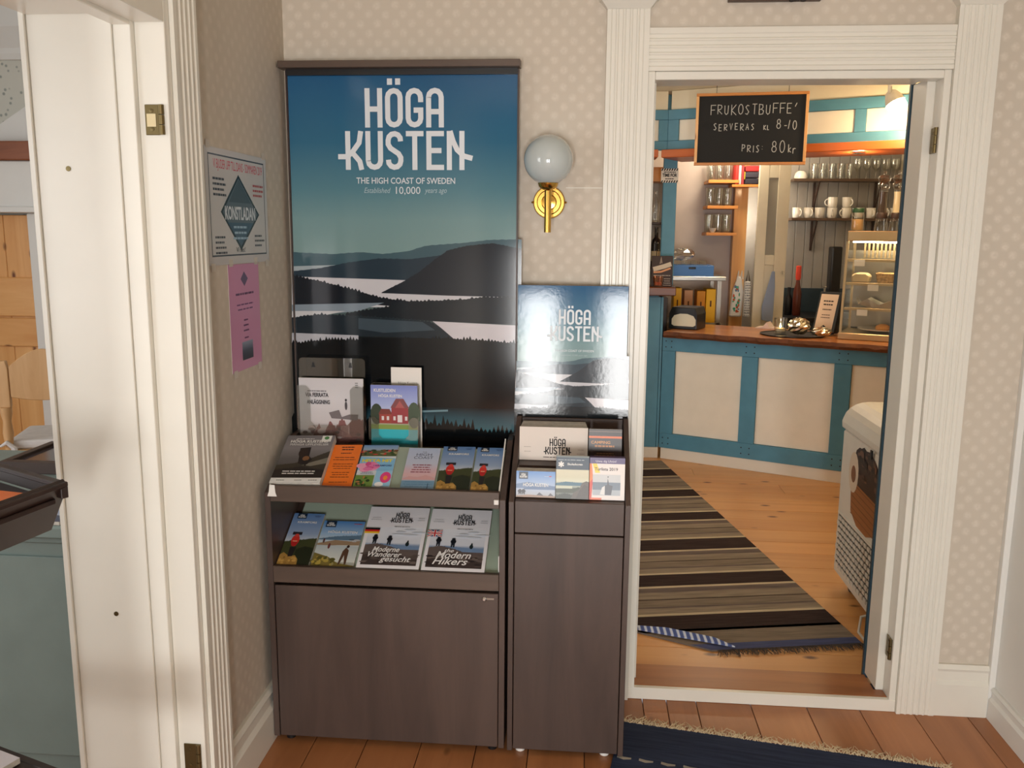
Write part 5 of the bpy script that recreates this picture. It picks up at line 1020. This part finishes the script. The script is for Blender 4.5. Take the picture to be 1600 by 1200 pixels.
lbx('lamp_strip', mat('case_lamp', C(255, 244, 220), .4, emit=(1, .80, .50, 1), estr=60), .04, DW - .04, .075, .105, .600, .6085, dc, .002)
for x, z, d0 in ((.10, .180, .020), (.15, .335, .036), (.06, .485, .046)): lbx('price_card', PAPER, x, x + .062, d0, d0 + .002, z - .028, z + .010, dc, 0)
def plated(name, label, s, d, z, r_, food):
    rt = thing(name, label, 'plate', K(1.085 + s, .150 + d, ZT + z), 0); MB().lathe([(r_ * .5, 0), (r_ * .6, .004), (r_, .020), (r_, .024), (r_ * .6, .009), (.001, .008)], (0, 0, 0), 28).build('plate', CERAMIC, rt, smooth=True, local=True); return rt
plated('cake_plate', 'white plate with a small bun at the bottom of the pastry case', .24, .17, .043, .150, 1)
bn = MB().lathe([(.035, 0), (.045, .012), (.040, .030), (.020, .040), (.001, .042)], K(1.085 + .24, .150 + .17, ZT + .0525), 18).build('bun', mat('golden_bun', C(206, 140, 70), .6), None, smooth=True); tag(bn, 'golden bun on the plate at the bottom of the pastry case', 'bun')
lc = MB(); n = 24
lc.mesh([(.15 * math.cos(2 * math.pi * k / n) * (.55 if j == 0 else 1), .10 * math.sin(2 * math.pi * k / n) * (.55 if j == 0 else 1), .0 if j == 0 else .04 + .018 * math.cos(6 * 2 * math.pi * k / n)) for j in range(2) for k in range(n)], [(k, (k + 1) % n, n + (k + 1) % n, n + k) for k in range(n)] + [list(range(n - 1, -1, -1))]); o = lc.build('lace_paper_tray', PAPER, None, smooth=True); o.location = K(1.085 + .22, .335, ZT + .1965); o.rotation_euler = (0, 0, CROT); tag(o, 'wavy white paper tray on the lower shelf of the pastry case', 'paper tray')
lf = MB().extr([(0, 0, 0), (.10, 0, 0), (.105, 0, .045), (.08, 0, .062), (.02, 0, .062), (-.005, 0, .045)], (0, .10, 0)).build('wrapped_sandwich', mat('sandwich_wrap', C(206, 186, 150), .5), None, bevel=.008); lf.location = K(1.085 + .045, .15 + .10, ZT + .3515); lf.rotation_euler = (0, 0, CROT); tag(lf, 'pale wrapped sandwich at the left of the middle case shelf', 'sandwich')
lf = MB().extr([(0, 0, 0), (.10, 0, 0), (.12, 0, .065), (-.015, 0, .065)], (0, .11, 0)).build('seeded_cake', paint('seeded_crust', C(176, 140, 96), .7, .3, .6, 60), None, bevel=.006); lf.location = K(1.085 + .195, .15 + .10, ZT + .3515); lf.rotation_euler = (0, 0, CROT); tag(lf, 'speckled seeded cake on the middle case shelf', 'cake')
lf = MB().box(.33, .62, .09, .26, .3515, .378).build('cake_tray', mat('brown_cake', C(150, 84, 44), .6), None, bevel=.004); lf.location = K(1.085, .15, ZT) ; lf.rotation_euler = (0, 0, CROT); tag(lf, 'flat brown cake at the right of the middle case shelf', 'cake')
ZCASE = ZT + .6725
def mill(label, col, px, s):
    P_ = atK(px, .25, ZCASE); r = thing('grinder_mill', label, 'grinder', P_); f = MB().lathe([(.030, .085), (.026, .12), (.022, .20), (.024, .235), (.001, .236)], (0, 0, 0), 18).build('filling', mat('mill_fill_%d' % int(s * 100), col, .7), r, smooth=True, local=True)
    MB().lathe([(.040, .001), (.040, .02), (.034, .06), (.0315, .085), (.0275, .12), (.0235, .20), (.026, .245), (.022, .25)], (0, 0, 0), 20).build('body', TUMBLER, r, smooth=True, local=True)
    MB().lathe([(.028, .252), (.034, .262), (.036, .28), (.028, .292), (.034, .30), (.038, .318), (.030, .332), (.010, .338), (.009, .35), (.012, .356), (.001, .362)], (0, 0, 0), 20).build('cap', TUMBLER, r, smooth=True, local=True)
    MB().lathe([(.033, .075), (.0335, .08), (.0325, .105), (.030, .11)], (0, 0, 0), 20).build('label', BROWN_D, r, smooth=True, local=True)
    return r
mill('tall clear mill filled with black peppercorns on the pastry case', C(54, 36, 26), 1376, 1); mill('tall clear mill filled with white salt on the pastry case', C(232, 214, 176), 1399, 2)
jr = thing('spice_jar', 'small glass jar with a green lid on the pastry case', 'jar', atK(1339, .235, ZCASE)); MB().lathe([(.034, .001), (.037, .008), (.037, .10), (.030, .112), (.030, .116)], (0, 0, 0), 18).build('body', TUMBLER, jr, smooth=True, local=True)
MB().lathe([(.032, .004), (.034, .01), (.034, .07), (.001, .072)], (0, 0, 0), 16).build('filling', mat('spice_fill', C(206, 160, 100), .7), jr, smooth=True, local=True); MB().lathe([(.036, .112), (.036, .135), (.034, .138), (.001, .138)], (0, 0, 0), 18).build('lid', mat('green_lid', C(34, 70, 44), .4), jr, smooth=True, local=True)
cs = MB().obox((0, 0, 0), (.075, 0, 0), (0, .0015, 0), (0, .02, .155)).build('price_list', PAPER); cs.location = atK(1403, .335, ZCASE + .001); cs.rotation_euler = (0, 0, CROT); tag(cs, 'white printed card standing behind the salt mill', 'card')

# on the raised bar end -------------------------------------------------------------
a = atY(1017, 448, 3.18); b = atY(1052, 400, 3.18)
sn = thing('table_sign', 'dark brown sign with a white swoosh on the raised bar end', 'sign', ((a.x + b.x) / 2, 3.18, 1.2055)); bx('board', mat('sign_brown', C(58, 42, 36), .5), a.x, b.x, 3.18, 3.19, 1.2055, b.z, sn)
p = Print(b.x - a.x, b.z - 1.2055); W_, H_ = p.w, p.h; p.stroke([(.08 * W_, .56 * H_), (.3 * W_, .60 * H_), (.6 * W_, .66 * H_), (.92 * W_, .74 * H_)], .030, C(206, 196, 180)); p.stroke([(.10 * W_, .46 * H_), (.45 * W_, .48 * H_), (.9 * W_, .60 * H_)], .012, C(220, 160, 120)); p.stroke([(.40 * W_, .74 * H_), (.44 * W_, .96 * H_), (.48 * W_, .76 * H_)], .005, C(190, 176, 160)); p.lines(.5, .36, .8, 1, .1, .02, C(196, 186, 176), 2); p.lines(.75, .25, .4, 4, .07, .018, C(196, 186, 176), 3); p.build('print', (a.x, 3.1793, 1.2055), (1, 0, 0), (0, 0, 1), MATTE, sn)
tg = lathe_thing('tealight_glass', 'small pink tealight glass on the raised bar end', 'candle', [(.028, .001), (.036, .07), (.034, .07), (.026, .01), (.001, .008)], thin_glass('pink_glass', (.95, .72, .62, 1), .12, .05, .6), None, 16); tg.location = (atY(1028, 450, 3.14).x, 3.14, 1.2055)
MB().lathe([(.022, .010), (.022, .03), (.001, .03)], (0, 0, 0), 14).build('wax', mat('pink_wax', C(206, 140, 120), .6), tg, local=True)
cbm = thing('bottle_cupboard', 'dark shelf unit of bottles behind the raised bar end', 'shelf', (.2, 3.6, ZC))
bx('back_board', GREYPANEL, -1.09, .62, 3.86, 3.88, ZC, 2.02, cbm); bx('shelf', BROWN_D, -1.09, .60, 3.60, 3.859, 1.30, 1.32, cbm); bx('shelf', BROWN_D, -1.09, .60, 3.60, 3.859, 1.62, 1.635, cbm); bx('top_box', PINE_X, -1.09, .60, 3.62, 3.859, 1.92, 2.019, cbm); bx('cupboard_base', BROWN_D, -1.09, .60, 3.60, 3.859, ZC, 1.10, cbm)
P0 = atY(1024, 420, 3.68); bottle('wine_bottle', 'dark wine bottle with a pale label behind the raised bar end', [(.034, 0), (.036, .01), (.036, .16), (.030, .19), (.014, .21), (.013, .28)], mat('bottle_black', C(26, 20, 18), .15), (P0.x, 3.68, 1.3205), [(.0365, .04), (.0366, .11)], mat('bottle_label', C(176, 160, 128), .6))
P0 = atY(1021, 420, 3.68); bottle('spirit_bottle', 'clear bottle on the shelf above the wine bottle', [(.030, 0), (.032, .01), (.032, .14), (.012, .18), (.012, .22)], TUMBLER, (P0.x, 3.70, 1.6355))

# ================================================================== freezer beside the doorway
fz = thing('ice_cream_freezer', 'white chest freezer with a chocolate cone picture right of the doorway', 'freezer', (1.44, .66, ZC)); FWH = paint('freezer_white', C(214, 210, 200), .35, .02, .05)
FX0, FX1, FY0, FY1 = 1.128, 1.75, .30, 1.015
fzb = bx('body', FWH, FX0, FX1, FY0, FY1, .085, .735, fz, .012)
lid = [(FX0 - .006, .737), (FX0 - .008, .765)] + [(FX0 + .10 - .105 * math.cos(math.radians(a)), .765 + .085 * math.sin(math.radians(a))) for a in range(10, 91, 16)] + [(FX1 + .006, .850), (FX1 + .006, .737)]
fzl = MB().extr([(x, FY0 - .006, z) for x, z in lid], (0, FY1 - FY0 + .012, 0)).build('lid', FWH, fz, bevel=.006, segs=2)
bx('lid_handle', BLACK, FX0 - .012, FX0 - .0065, .60, .62, .70, .735, fzl, .001)
for x in (FX0 + .05, FX1 - .1):
    for y_ in (FY0 + .06, FY1 - .08):
        c_ = MB().tube([(x, y_, .046), (x + .03, y_, .046)], .025, 14).build('castor', BLACK, fz); MB().box(x - .004, x + .034, y_ - .008, y_ + .008, .050, .084).build('castor_fork', STEEL, c_)
# vent grille: raised rounded bars over a dark recess
bx('vent_recess', mat('vent_dark', C(70, 66, 60), .6), FX0 - .0008, FX0 - .0002, .34, .985, .125, .365, fzb, 0)
for r_ in range(9):
    for c in range(15):
        y0 = .345 + c * .0425 + (.021 if r_ % 2 else 0); z0 = .128 + r_ * .0262
        MB().obox((FX0 - .0055, y0, z0), (.005, 0, 0), (0, .030, 0), (0, 0, .0160)).build('vent_slat', FWH, fzb)
for z in (.117, .362): bx('vent_frame', FWH, FX0 - .005, FX0 - .0003, .335, .99, z, z + .010, fzb, .001)
p = Print(.62, .36); rnd = random.Random(6)
choc = [(.50 + (.30 + rnd.uniform(-.02, .02)) * math.cos(math.radians(a)), .62 + (.34 + rnd.uniform(-.03, .03)) * math.sin(math.radians(a))) for a in range(0, 360, 10)]
p.poly([(.22, .55), (.80, .50), (.74, .10), (.60, .02), (.40, .03), (.26, .14)], C(150, 94, 52)); p.poly(choc, C(44, 30, 28)); p.poly([(.24, .50), (.80, .46), (.76, .16), (.60, .04), (.40, .05), (.28, .18)], C(148, 92, 50))
for k in range(6): p.stroke([(.26 * p.w, (.12 + k * .07) * p.h), (.78 * p.w, (.08 + k * .07) * p.h)], .004, C(112, 66, 34))
p.ell(.27, .60, .10, .24, C(206, 190, 170)); p.ell(.27, .58, .05, .10, C(120, 78, 54)); cloud(p, .35, .75, .6, .92, 24, [C(70, 46, 40), C(30, 22, 22), C(96, 66, 52)], .03, .03, 3); p.lines(.93, .9, .09, 5, .06, .02, C(150, 150, 150), 4)
p.build('cone_picture', (FX0 - .0006, 1.0, .370), (0, -1, 0), (0, 0, 1), SEMI, fzb)
cord = MB().tube([(FX0 + .03, .50, .12), (FX0 - .035, .50, .10), (FX0 - .05, .47, .05), (FX0 - .03, .42, .027), (FX0 + .01, .36, .027), (FX0 + .06, .30, .027)], .0055, 8).build('power_cord', FWH, fz, smooth=True)

# ================================================================== rugs
def woven(name, a, bumps=.5):
    m = print_mat(name, .9, .1); t = NT(m); w = t.n('ShaderNodeTexWave', i_Scale=180.0, i_Distortion=1.5, i_Detail=1.0); t.l(t.coords(), w.inputs['Vector'])
    n = t.n('ShaderNodeTexNoise', i_Scale=60.0, i_Detail=4.0); t.l(t.coords((.12, 1.6, 1)), n.inputs['Vector']); r = t.ramp(n.outputs[0], [(.3, (.72, .72, .72, 1)), (.7, (1.15, 1.15, 1.15, 1))])
    vc = [x for x in t.t.nodes if x.type == 'VERTEX_COLOR'][0]; mx = t.n('ShaderNodeMix', data_type='RGBA', blend_type='MULTIPLY'); mx.inputs['Factor'].default_value = 1; t.l(vc.outputs['Color'], mx.inputs['A']); t.l(r.outputs[0], mx.inputs['B']); t.l(mx.outputs['Result'], t.b.inputs['Base Color']); t.bump(w.outputs['Fac'], bumps, .002); return m
RUGM = woven('rag_rug_weave', 0)
th = math.atan2(.54, 2.69)     # rug axis turned from +y towards -x
rg = thing('striped_rug', 'long grey and dark brown striped rag rug on the cafe floor', 'rug', (1.080, .430, ZC + .0005), th)
RW, RL = .86, 2.70
body = [(0, 0), (-.59, 0), (-.84, .185), (-RW, .20), (-RW, RL), (0, RL)]
MB().extr([(x, y_, 0) for x, y_ in body], (0, 0, .006)).build('weave', mat('rug_underside', C(110, 100, 92), .9), rg, local=True)
p = Print(1, 1); dkb, crm, gry, gry2, lil = C(64, 52, 50), C(206, 192, 164), C(136, 124, 110), C(150, 138, 122), C(116, 104, 100)
bands = [(.0, .05, C(84, 92, 130)), (.05, .16, gry), (.16, .18, crm)]
for a, b in ((.179, .302), (.598, .725), (1.024, 1.172), (1.463, 1.590), (1.880, 2.019), (2.320, 2.484)):
    bands += [(a - .020, a, crm), (a, b, dkb), (b, b + .020, crm)]
bands.sort(); full = []; last = 0
ends = [x for x in bands]
for a, b, c in ends:
    if a > last + .004:
        m_ = a - last
        full += [(last, last + m_ * .20, gry2), (last + m_ * .20, last + m_ * .26, lil), (last + m_ * .26, last + m_ * .52, gry), (last + m_ * .52, last + m_ * .55, dkb), (last + m_ * .55, last + m_ * .82, gry2), (last + m_ * .82, a, lil)]
    full.append((a, b, c)); last = max(last, b)
full.append((last, RL, gry))
def xleft(y_): return -.59 - .25 * y_ / .185 if y_ < .185 else -RW
for a, b, c in full:
    if b > a: p.poly([(xleft(a), a), (0, a), (0, b), (xleft(b), b)], c); p.k -= 1
o = p.build('woven_stripes', (0, 0, .0062), (1, 0, 0), (0, 1, 0), RUGM, None); o.parent = rg
fl_ = Print(1, 1)
for k in range(8):
    f0, f1 = k / 8, (k + 1) / 8; A_, B_ = Vector((-.50, .0)), Vector((-.84, .185)); E0, E1 = Vector((-.50, .055)), Vector((-.84, .20))
    fl_.poly([tuple(A_.lerp(E0, f0)), tuple(B_.lerp(E1, f0)), tuple(B_.lerp(E1, f1)), tuple(A_.lerp(E0, f1))], (C(90, 112, 170), C(196, 200, 206), C(60, 66, 96))[k % 3]); fl_.k -= 1
FLM = mat('rug_blue_underside', C(96, 112, 160), .9); t = NT(FLM); wv = t.n('ShaderNodeTexWave', i_Scale=14.0, i_Distortion=.6); t.l(t.coords((1, .5, 1)), wv.inputs['Vector']); rr_ = t.ramp(wv.outputs['Fac'], [(.3, C(70, 84, 132)), (.6, C(104, 122, 170)), (.8, C(190, 196, 206))]); t.l(rr_.outputs[0], t.b.inputs['Base Color'])
flap = MB().extr([(-.50, .0, .012), (-.84, .185, .012), (-.84, .20, .018), (-.72, .150, .026), (-.56, .06, .022)], (0, 0, .005)).build('folded_corner', FLM, rg, local=True)
p = Print(1, 1)
for k in range(14):
    t0, t1 = k / 14, (k + .5) / 14; A_, B_ = Vector((-.50, .002)), Vector((-.835, .183)); D_ = Vector((-.02, .045))
    p.poly([tuple(A_.lerp(B_, t0)), tuple(A_.lerp(B_, t1)), tuple(A_.lerp(B_, t1) + D_), tuple(A_.lerp(B_, t0) + D_)], C(196, 202, 210)); p.k -= 1
def fringe(parent, pts_dirs, m, name='fringe', r=.0016):
    mb = MB(); rnd = random.Random(12)
    for (x, y_, dx, dy) in pts_dirs:
        L = rnd.uniform(.7, 1.15); w1, w2 = rnd.uniform(-.35, .35), rnd.uniform(-.5, .5)
        mb.tube([(x, y_, .004), (x + dx * .5 * L - dy * w1 * .3, y_ + dy * .5 * L + dx * w1 * .3, .006 + rnd.uniform(0, .006)), (x + dx * L - dy * w2 * .5, y_ + dy * L + dx * w2 * .5, .003 + rnd.uniform(0, .004))], [r, r, r * .6], 5)
    o = mb.build(name, m, parent, local=True, smooth=True); o['kind'] = 'stuff'; return o
fringe(rg, [(-.57 * k / 150, .002, random.uniform(-.012, .012), -.050) for k in range(150)], mat('dark_fringe', C(70, 60, 52), .95))
nv = thing('navy_rug', 'dark navy woven rug with a cream fringe on the hall floor', 'rug', (.149, -.168, .0005), math.atan2(-.167, .986))
MB().box(0, .98, -1.7, 0, 0, .006).build('weave', mat('navy_edge', C(40, 46, 64), .95), nv, local=True)
NVM = woven('navy_weave', 0, .8); p = Print(1, 1); p.poly([(0, -1.7), (.98, -1.7), (.98, 0), (0, 0)], C(62, 72, 98))
for row, dy in ((0, -.195), (1, -.62), (2, -1.05)):
    for k in range(15): x = .012 + k * .065; p.poly([(x, dy - .004), (x + .02, dy - .010), (x + .042, dy - .004), (x + .042, dy + .004), (x + .02, dy + .004), (x, dy + .008)], C(196, 190, 178)); p.k -= 1
o = p.build('woven_face', (0, 0, .0062), (1, 0, 0), (0, 1, 0), NVM, None); o.parent = nv
rnd = random.Random(3); fringe(nv, [(.98 * k / 420 + rnd.uniform(-.004, .004), -.004, rnd.uniform(-.030, .030), rnd.uniform(.018, .050)) for k in range(420)], mat('cream_fringe', C(206, 188, 156), .95), r=.0013)

# ================================================================== picture over the doorway
pf = thing('framed_picture', 'bottom edge of a brown framed picture with dark ornament above the doorway', 'picture', (.533, -.005, 2.225))
bx('bottom_rail', BROWN_H, .40, .666, -.020, -.002, 2.223, 2.245, pf); bx('top_rail', BROWN_H, .40, .666, -.020, -.002, 2.50, 2.522, pf)
for x in (.40, .644): bx('side_rail', BROWN, x, x + .022, -.020, -.002, 2.2455, 2.4995, pf)
bx('picture_sheet', mat('picture_green', C(120, 124, 104), .5), .4225, .6435, -.008, -.003, 2.2455, 2.4995, pf, 0)
orn = MB(); rnd = random.Random(8)
for k in range(16): orn.sphere((.575 + .002 * k + rnd.uniform(-.01, .01), -.024, 2.229 + rnd.uniform(-.008, .010)), rnd.uniform(.004, .008), 8, 5, (1.4, .6, .8))
o = orn.build('ornament', mat('black_ornament', C(34, 30, 26), .6), pf); o['kind'] = 'stuff'

# ================================================================== SIDE ROOM on the left
fs_ = thing('fireplace_surround', 'white masonry surround with a wooden beam in the side room', 'fireplace', (-3.2, 2.1, 0))
xr = atY(95, 500, 2.05).x
bx('pillar', WHITE_COOL, atY(53, 480, 2.05).x, xr, 2.05, 2.19, 0, 1.64, fs_, .006); bx('lintel', WHITE_COOL, -4.0, xr, 1.98, 2.19, 1.642, 1.925, fs_, .004)
bx('lintel_moulding', WHITE_COOL, -4.0, xr, 1.96, 1.979, 1.642, 1.675, fs_, .004); bx('mantel_beam', wood('mantel_wood', C(168, 100, 60), C(120, 66, 38), 'X', 3, 9, .4), -4.0, xr, 1.95, 2.19, 1.927, 2.03, fs_, .006)
pa, pb_ = atY(-40, 255, 2.1), atY(60, 152, 2.1)
MB().extr([(pa.x, 2.1, 2.032), (xr, 2.1, 2.032), (xr, 2.1, pb_.z), (pb_.x, 2.1, pb_.z)], (0, .09, 0)).build('hood', WHITE_COOL, fs_)
pd = thing('pine_door', 'knotty pine panelled door in the white surround of the side room', 'door', (-3.5, 2.15, 0)); xd1 = atY(53, 480, 2.05).x - .005
for k in range(4): bx('panel_board', PINE, xd1 - .20 * (k + 1) + .001, xd1 - .20 * k - .001, 2.14, 2.155, .25, 1.63, pd, .003)
PINEH = wood('lacquered_pine_rail', C(240, 190, 126), C(214, 150, 84), 'X', 3, 12, .35, knots=C(110, 56, 24), coat=.2)
for za, zb_ in ((.05, .25), (.86, 1.03), (1.04, 1.27)): bx('rail', PINEH, xd1 - .80, xd1, 2.120, 2.139, za, zb_, pd, .005)
sb = thing('sage_cabinet', 'sage green cabinet with a moulded top beyond the left doorway', 'cabinet', (-1.9, -.25, 0))
bx('body', SAGE, -2.6, -1.275, -.585, .15, .0, .700, sb, .002); bx('front_panel', SAGE, -2.55, -1.32, -.594, -.586, .06, .66, sb, .002)
bx('frieze', SAGE, -2.61, -1.270, -.600, .15, .701, .722, sb, .004); bx('cabinet_top', SAGE, -2.62, -1.262, -.625, .15, .723, .760, sb, .006)
fp = thing('display_frame', 'dark framed glossy panel lying on the sage cabinet', 'panel', (-1.7, 0, .761)); PN = mat('dark_gloss_panel', C(74, 66, 70), .12)
A0 = atZ(10, 722, .79); bx('frame_rail', BROWN_D, -1.90, -1.30, -.145, -.118, .7605, .800, fp); bx('frame_rail', BROWN_D, -1.90, -1.30, .112, .139, .7605, .800, fp); bx('frame_stile', BROWN_D, -1.90, -1.873, -.1175, .1115, .7605, .800, fp); bx('glossy_sheet', PN, -1.8725, -1.30, -.1175, .1115, .7605, .790, fp, 0)
o = MB().box(-1.62, -1.30, -.40, -.16, .7605, .775).build('paper_stack', mat('lilac_paper', C(206, 198, 200), .7)); tag(o, 'stack of pale papers beside the framed panel on the sage cabinet', 'papers')
def art_sb(p): p.grad(0, 0, 1, 1, [(0, C(216, 220, 230)), (.5, C(150, 170, 206)), (1, C(120, 146, 196))]); p.poly([(0, 0), (1, 0), (1, .2), (.4, .35), (0, .15)], C(70, 84, 110)); p.rect(0, .9, 1, 1, C(230, 230, 232))
sheet_thing('leaflet', 'pale blue leaflet at the front edge of the sage cabinet', 'brochure', .148, .20, .010, (-1.55, -.615, .7705), (1, 0, 0), (0, 1, 0), art_sb)

ch = thing('pine_chair', 'pale pine chair with a white tied cushion in the side room', 'chair', (-2.64, 1.25, 0), math.radians(18))
def turned(x, y_, z0, z1, name='leg'): 
    h_ = z1 - z0; return MB().lathe([(.014, 0), (.019, h_ * .08), (.016, h_ * .2), (.024, h_ * .35), (.016, h_ * .45), (.022, h_ * .5), (.022, h_)], (x, y_, z0), 12).build(name, PINE_PALE, ch, smooth=True, local=True)
turned(-.17, .36, 0, .44); turned(.17, .36, 0, .44)
for x in (-.18, .18):
    turned(x, 0, 0, .46); MB().lathe([(.020, .46), (.018, .50), (.024, .56), (.018, .62), (.026, .66), (.026, .69)], (x, 0, 0), 12).build('back_post', PINE_PALE, ch, smooth=True, local=True)
    MB().extr([(x - .026, -.016, .69), (x + .026, -.016, .69), (x + .026, -.016, .88), (x + .018, -.016, .92), (x - .018, -.016, .92), (x - .026, -.016, .88)], (0, .032, 0)).build('back_post', PINE_PALE, ch, local=True, bevel=.003)
MB().extr([(-.153, -.010, .74)] + [(-.153 + .306 * k / 12, -.010, .74 - .02 * math.sin(math.pi * k / 12)) for k in range(1, 12)] + [(.153, -.010, .74)] + [(.153 - .306 * k / 12, -.010, .89 + .085 * math.sin(math.pi * k / 12)) for k in range(13)], (0, .02, 0)).build('crest_rail', PINE_PALE, ch, local=True, bevel=.003)
MB().box(-.21, .21, .0, .40, .445, .470).build('seat', PINE_PALE, ch, local=True, bevel=.006)
for a in ((-.17, .17, -.008, .008), (-.17, .17, .352, .368)): MB().box(a[0], a[1], a[2], a[3], .375, .43).build('apron', PINE_PALE, ch, local=True, bevel=.002)
for x in (-.17, .17): MB().tube([(x, .02, .2), (x, .34, .2)], .010, 8).build('stretcher', PINE_PALE, ch, local=True)
cu = thing('seat_cushion', 'white cushion tied to the pine chair', 'cushion', (-2.64, 1.25, .4705), math.radians(18)); CUW = paint('cushion_cotton', C(222, 218, 216), .9, .04, .5, 20)
MB().box(-.20, .20, .015, .39, 0, .045).build('pad', CUW, cu, local=True, bevel=.020, segs=3)
for x in (-.18, .18): MB().tube([(x - .03, -.03, .03), (x, -.035, .05), (x + .03, -.032, .02), (x + .035, -.04, -.07), (x + .02, -.04, -.11)], [.006, .012, .014, .022, .016], 8).build('tie', CUW, cu, local=True, smooth=True)

# near brochure rack in the left doorway ------------------------------------------------
nr = thing('tiered_brochure_rack', 'dark brown tiered brochure rack cut off by the left edge', 'brochure rack', (-1.35, -1.35, 0))
Z1 = 1.07; Cn = atZ(107, 757, Z1); Rg = atZ(-70, 707, Z1); Fr = atZ(-60, 818, Z1); NRW = wood('near_black_stain', C(56, 40, 35), C(38, 27, 24), 'X', 4, 9, .45, bump=.05); er = (Rg - Cn).normalized(); ef = (Fr - Cn).normalized()
Bn = atZ(81, 828, .945); Bf = Bn + ef * (Fr - Cn).length
def slab(name, a, b, c, d, th, m): 
    n_ = (b - a).cross(d - a).normalized() * th; return MB().extr([a, b, c, d], n_).build(name, m, nr, bevel=.001)
inn = er * .30
slab('front_panel', Cn, Fr, Bf, Bn, -.016, NRW)
dn = Vector((0, 0, -.026))
slab('divider_panel', Cn + er * .002, Cn + er * .40, Cn + er * .40 + dn, Cn + er * .002 + dn, .014, NRW)
t0 = Cn + er * .02 + dn + ef * .02; slab('tray_floor', t0, t0 + er * .36, t0 + er * .36 + ef * .32, t0 + ef * .32, -.010, NRW)
fr_top = (Fr - Cn); MB().obox(Cn - Vector((0, 0, .004)), fr_top, er * .022, Vector((0, 0, .010))).build('rim', NRW, nr, bevel=.002); MB().obox(Cn - Vector((0, 0, .0035)) + er * .023, er * .38, ef * .020, Vector((0, 0, .0095))).build('rim', NRW, nr, bevel=.002)
def art_or2(p): p.rect(0, 0, 1, 1, C(226, 112, 36)); p.lines(.5, .84, .5, 2, .09, .035, C(110, 54, 20), 3); p.lines(.5, .55, .7, 4, .07, .02, C(130, 64, 24), 4)
Uo = -ef; No = Vector((0, 0, 1)); Vo = No.cross(Uo).normalized(); Oo = t0 + ef * .30 + er * .02 + Vector((0, 0, .012))
if Vo.dot(er) < 0: Vo = -Vo; Uo = Vo.cross(No)
o = sheet_thing('leaflet', 'orange leaflet lying in the dark tiered rack at the left edge', 'brochure', .21, .30, .008, t0 + (er * .012) + (ef * (.012 if Uo.dot(ef) > 0 else .225)) + Vector((0, 0, .0095)), Uo, Vo, art_or2)
Z2 = .50; L0, L1 = atZ(-60, 1142, Z2), atZ(110, 1206, Z2); dl_ = (L1 - L0).normalized(); pl_ = Vector((0, 0, 1)).cross(dl_)
if pl_.y > 0: pl_ = -pl_
MB().obox(L0 - dl_ * .05, dl_ * ((L1 - L0).length + .25), pl_ * .018, Vector((0, 0, -.06))).build('lower_rim', NRW, nr, bevel=.002)
MB().obox(L0 - dl_ * .05 + pl_ * .019, dl_ * ((L1 - L0).length + .25), pl_ * .22, Vector((0, 0, -.012)) ).build('lower_tray', NRW, nr)
def art_low(p): p.rect(0, 0, 1, 1, C(214, 208, 214)); p.text('LAND', .3, .87, .012, C(206, 70, 60), bold=.03, fit=.16); p.poly([(0, 0), (1, 0), (1, .6), (.6, .7), (0, .55)], C(120, 96, 100))
sheet_thing('magazine', 'pale magazine in the bottom tray of the dark tiered rack', 'brochure', .21, .20, .012, L0 + dl_ * .01 + pl_ * .225 + Vector((0, 0, .014)), dl_, -pl_, art_low)
bx('pedestal', NRW, -1.75, -1.50, -1.75, -1.55, 0.0, .95, nr); bx('pedestal_arm', NRW, -1.50, -1.15, -1.62, -1.58, .90, .95, nr)
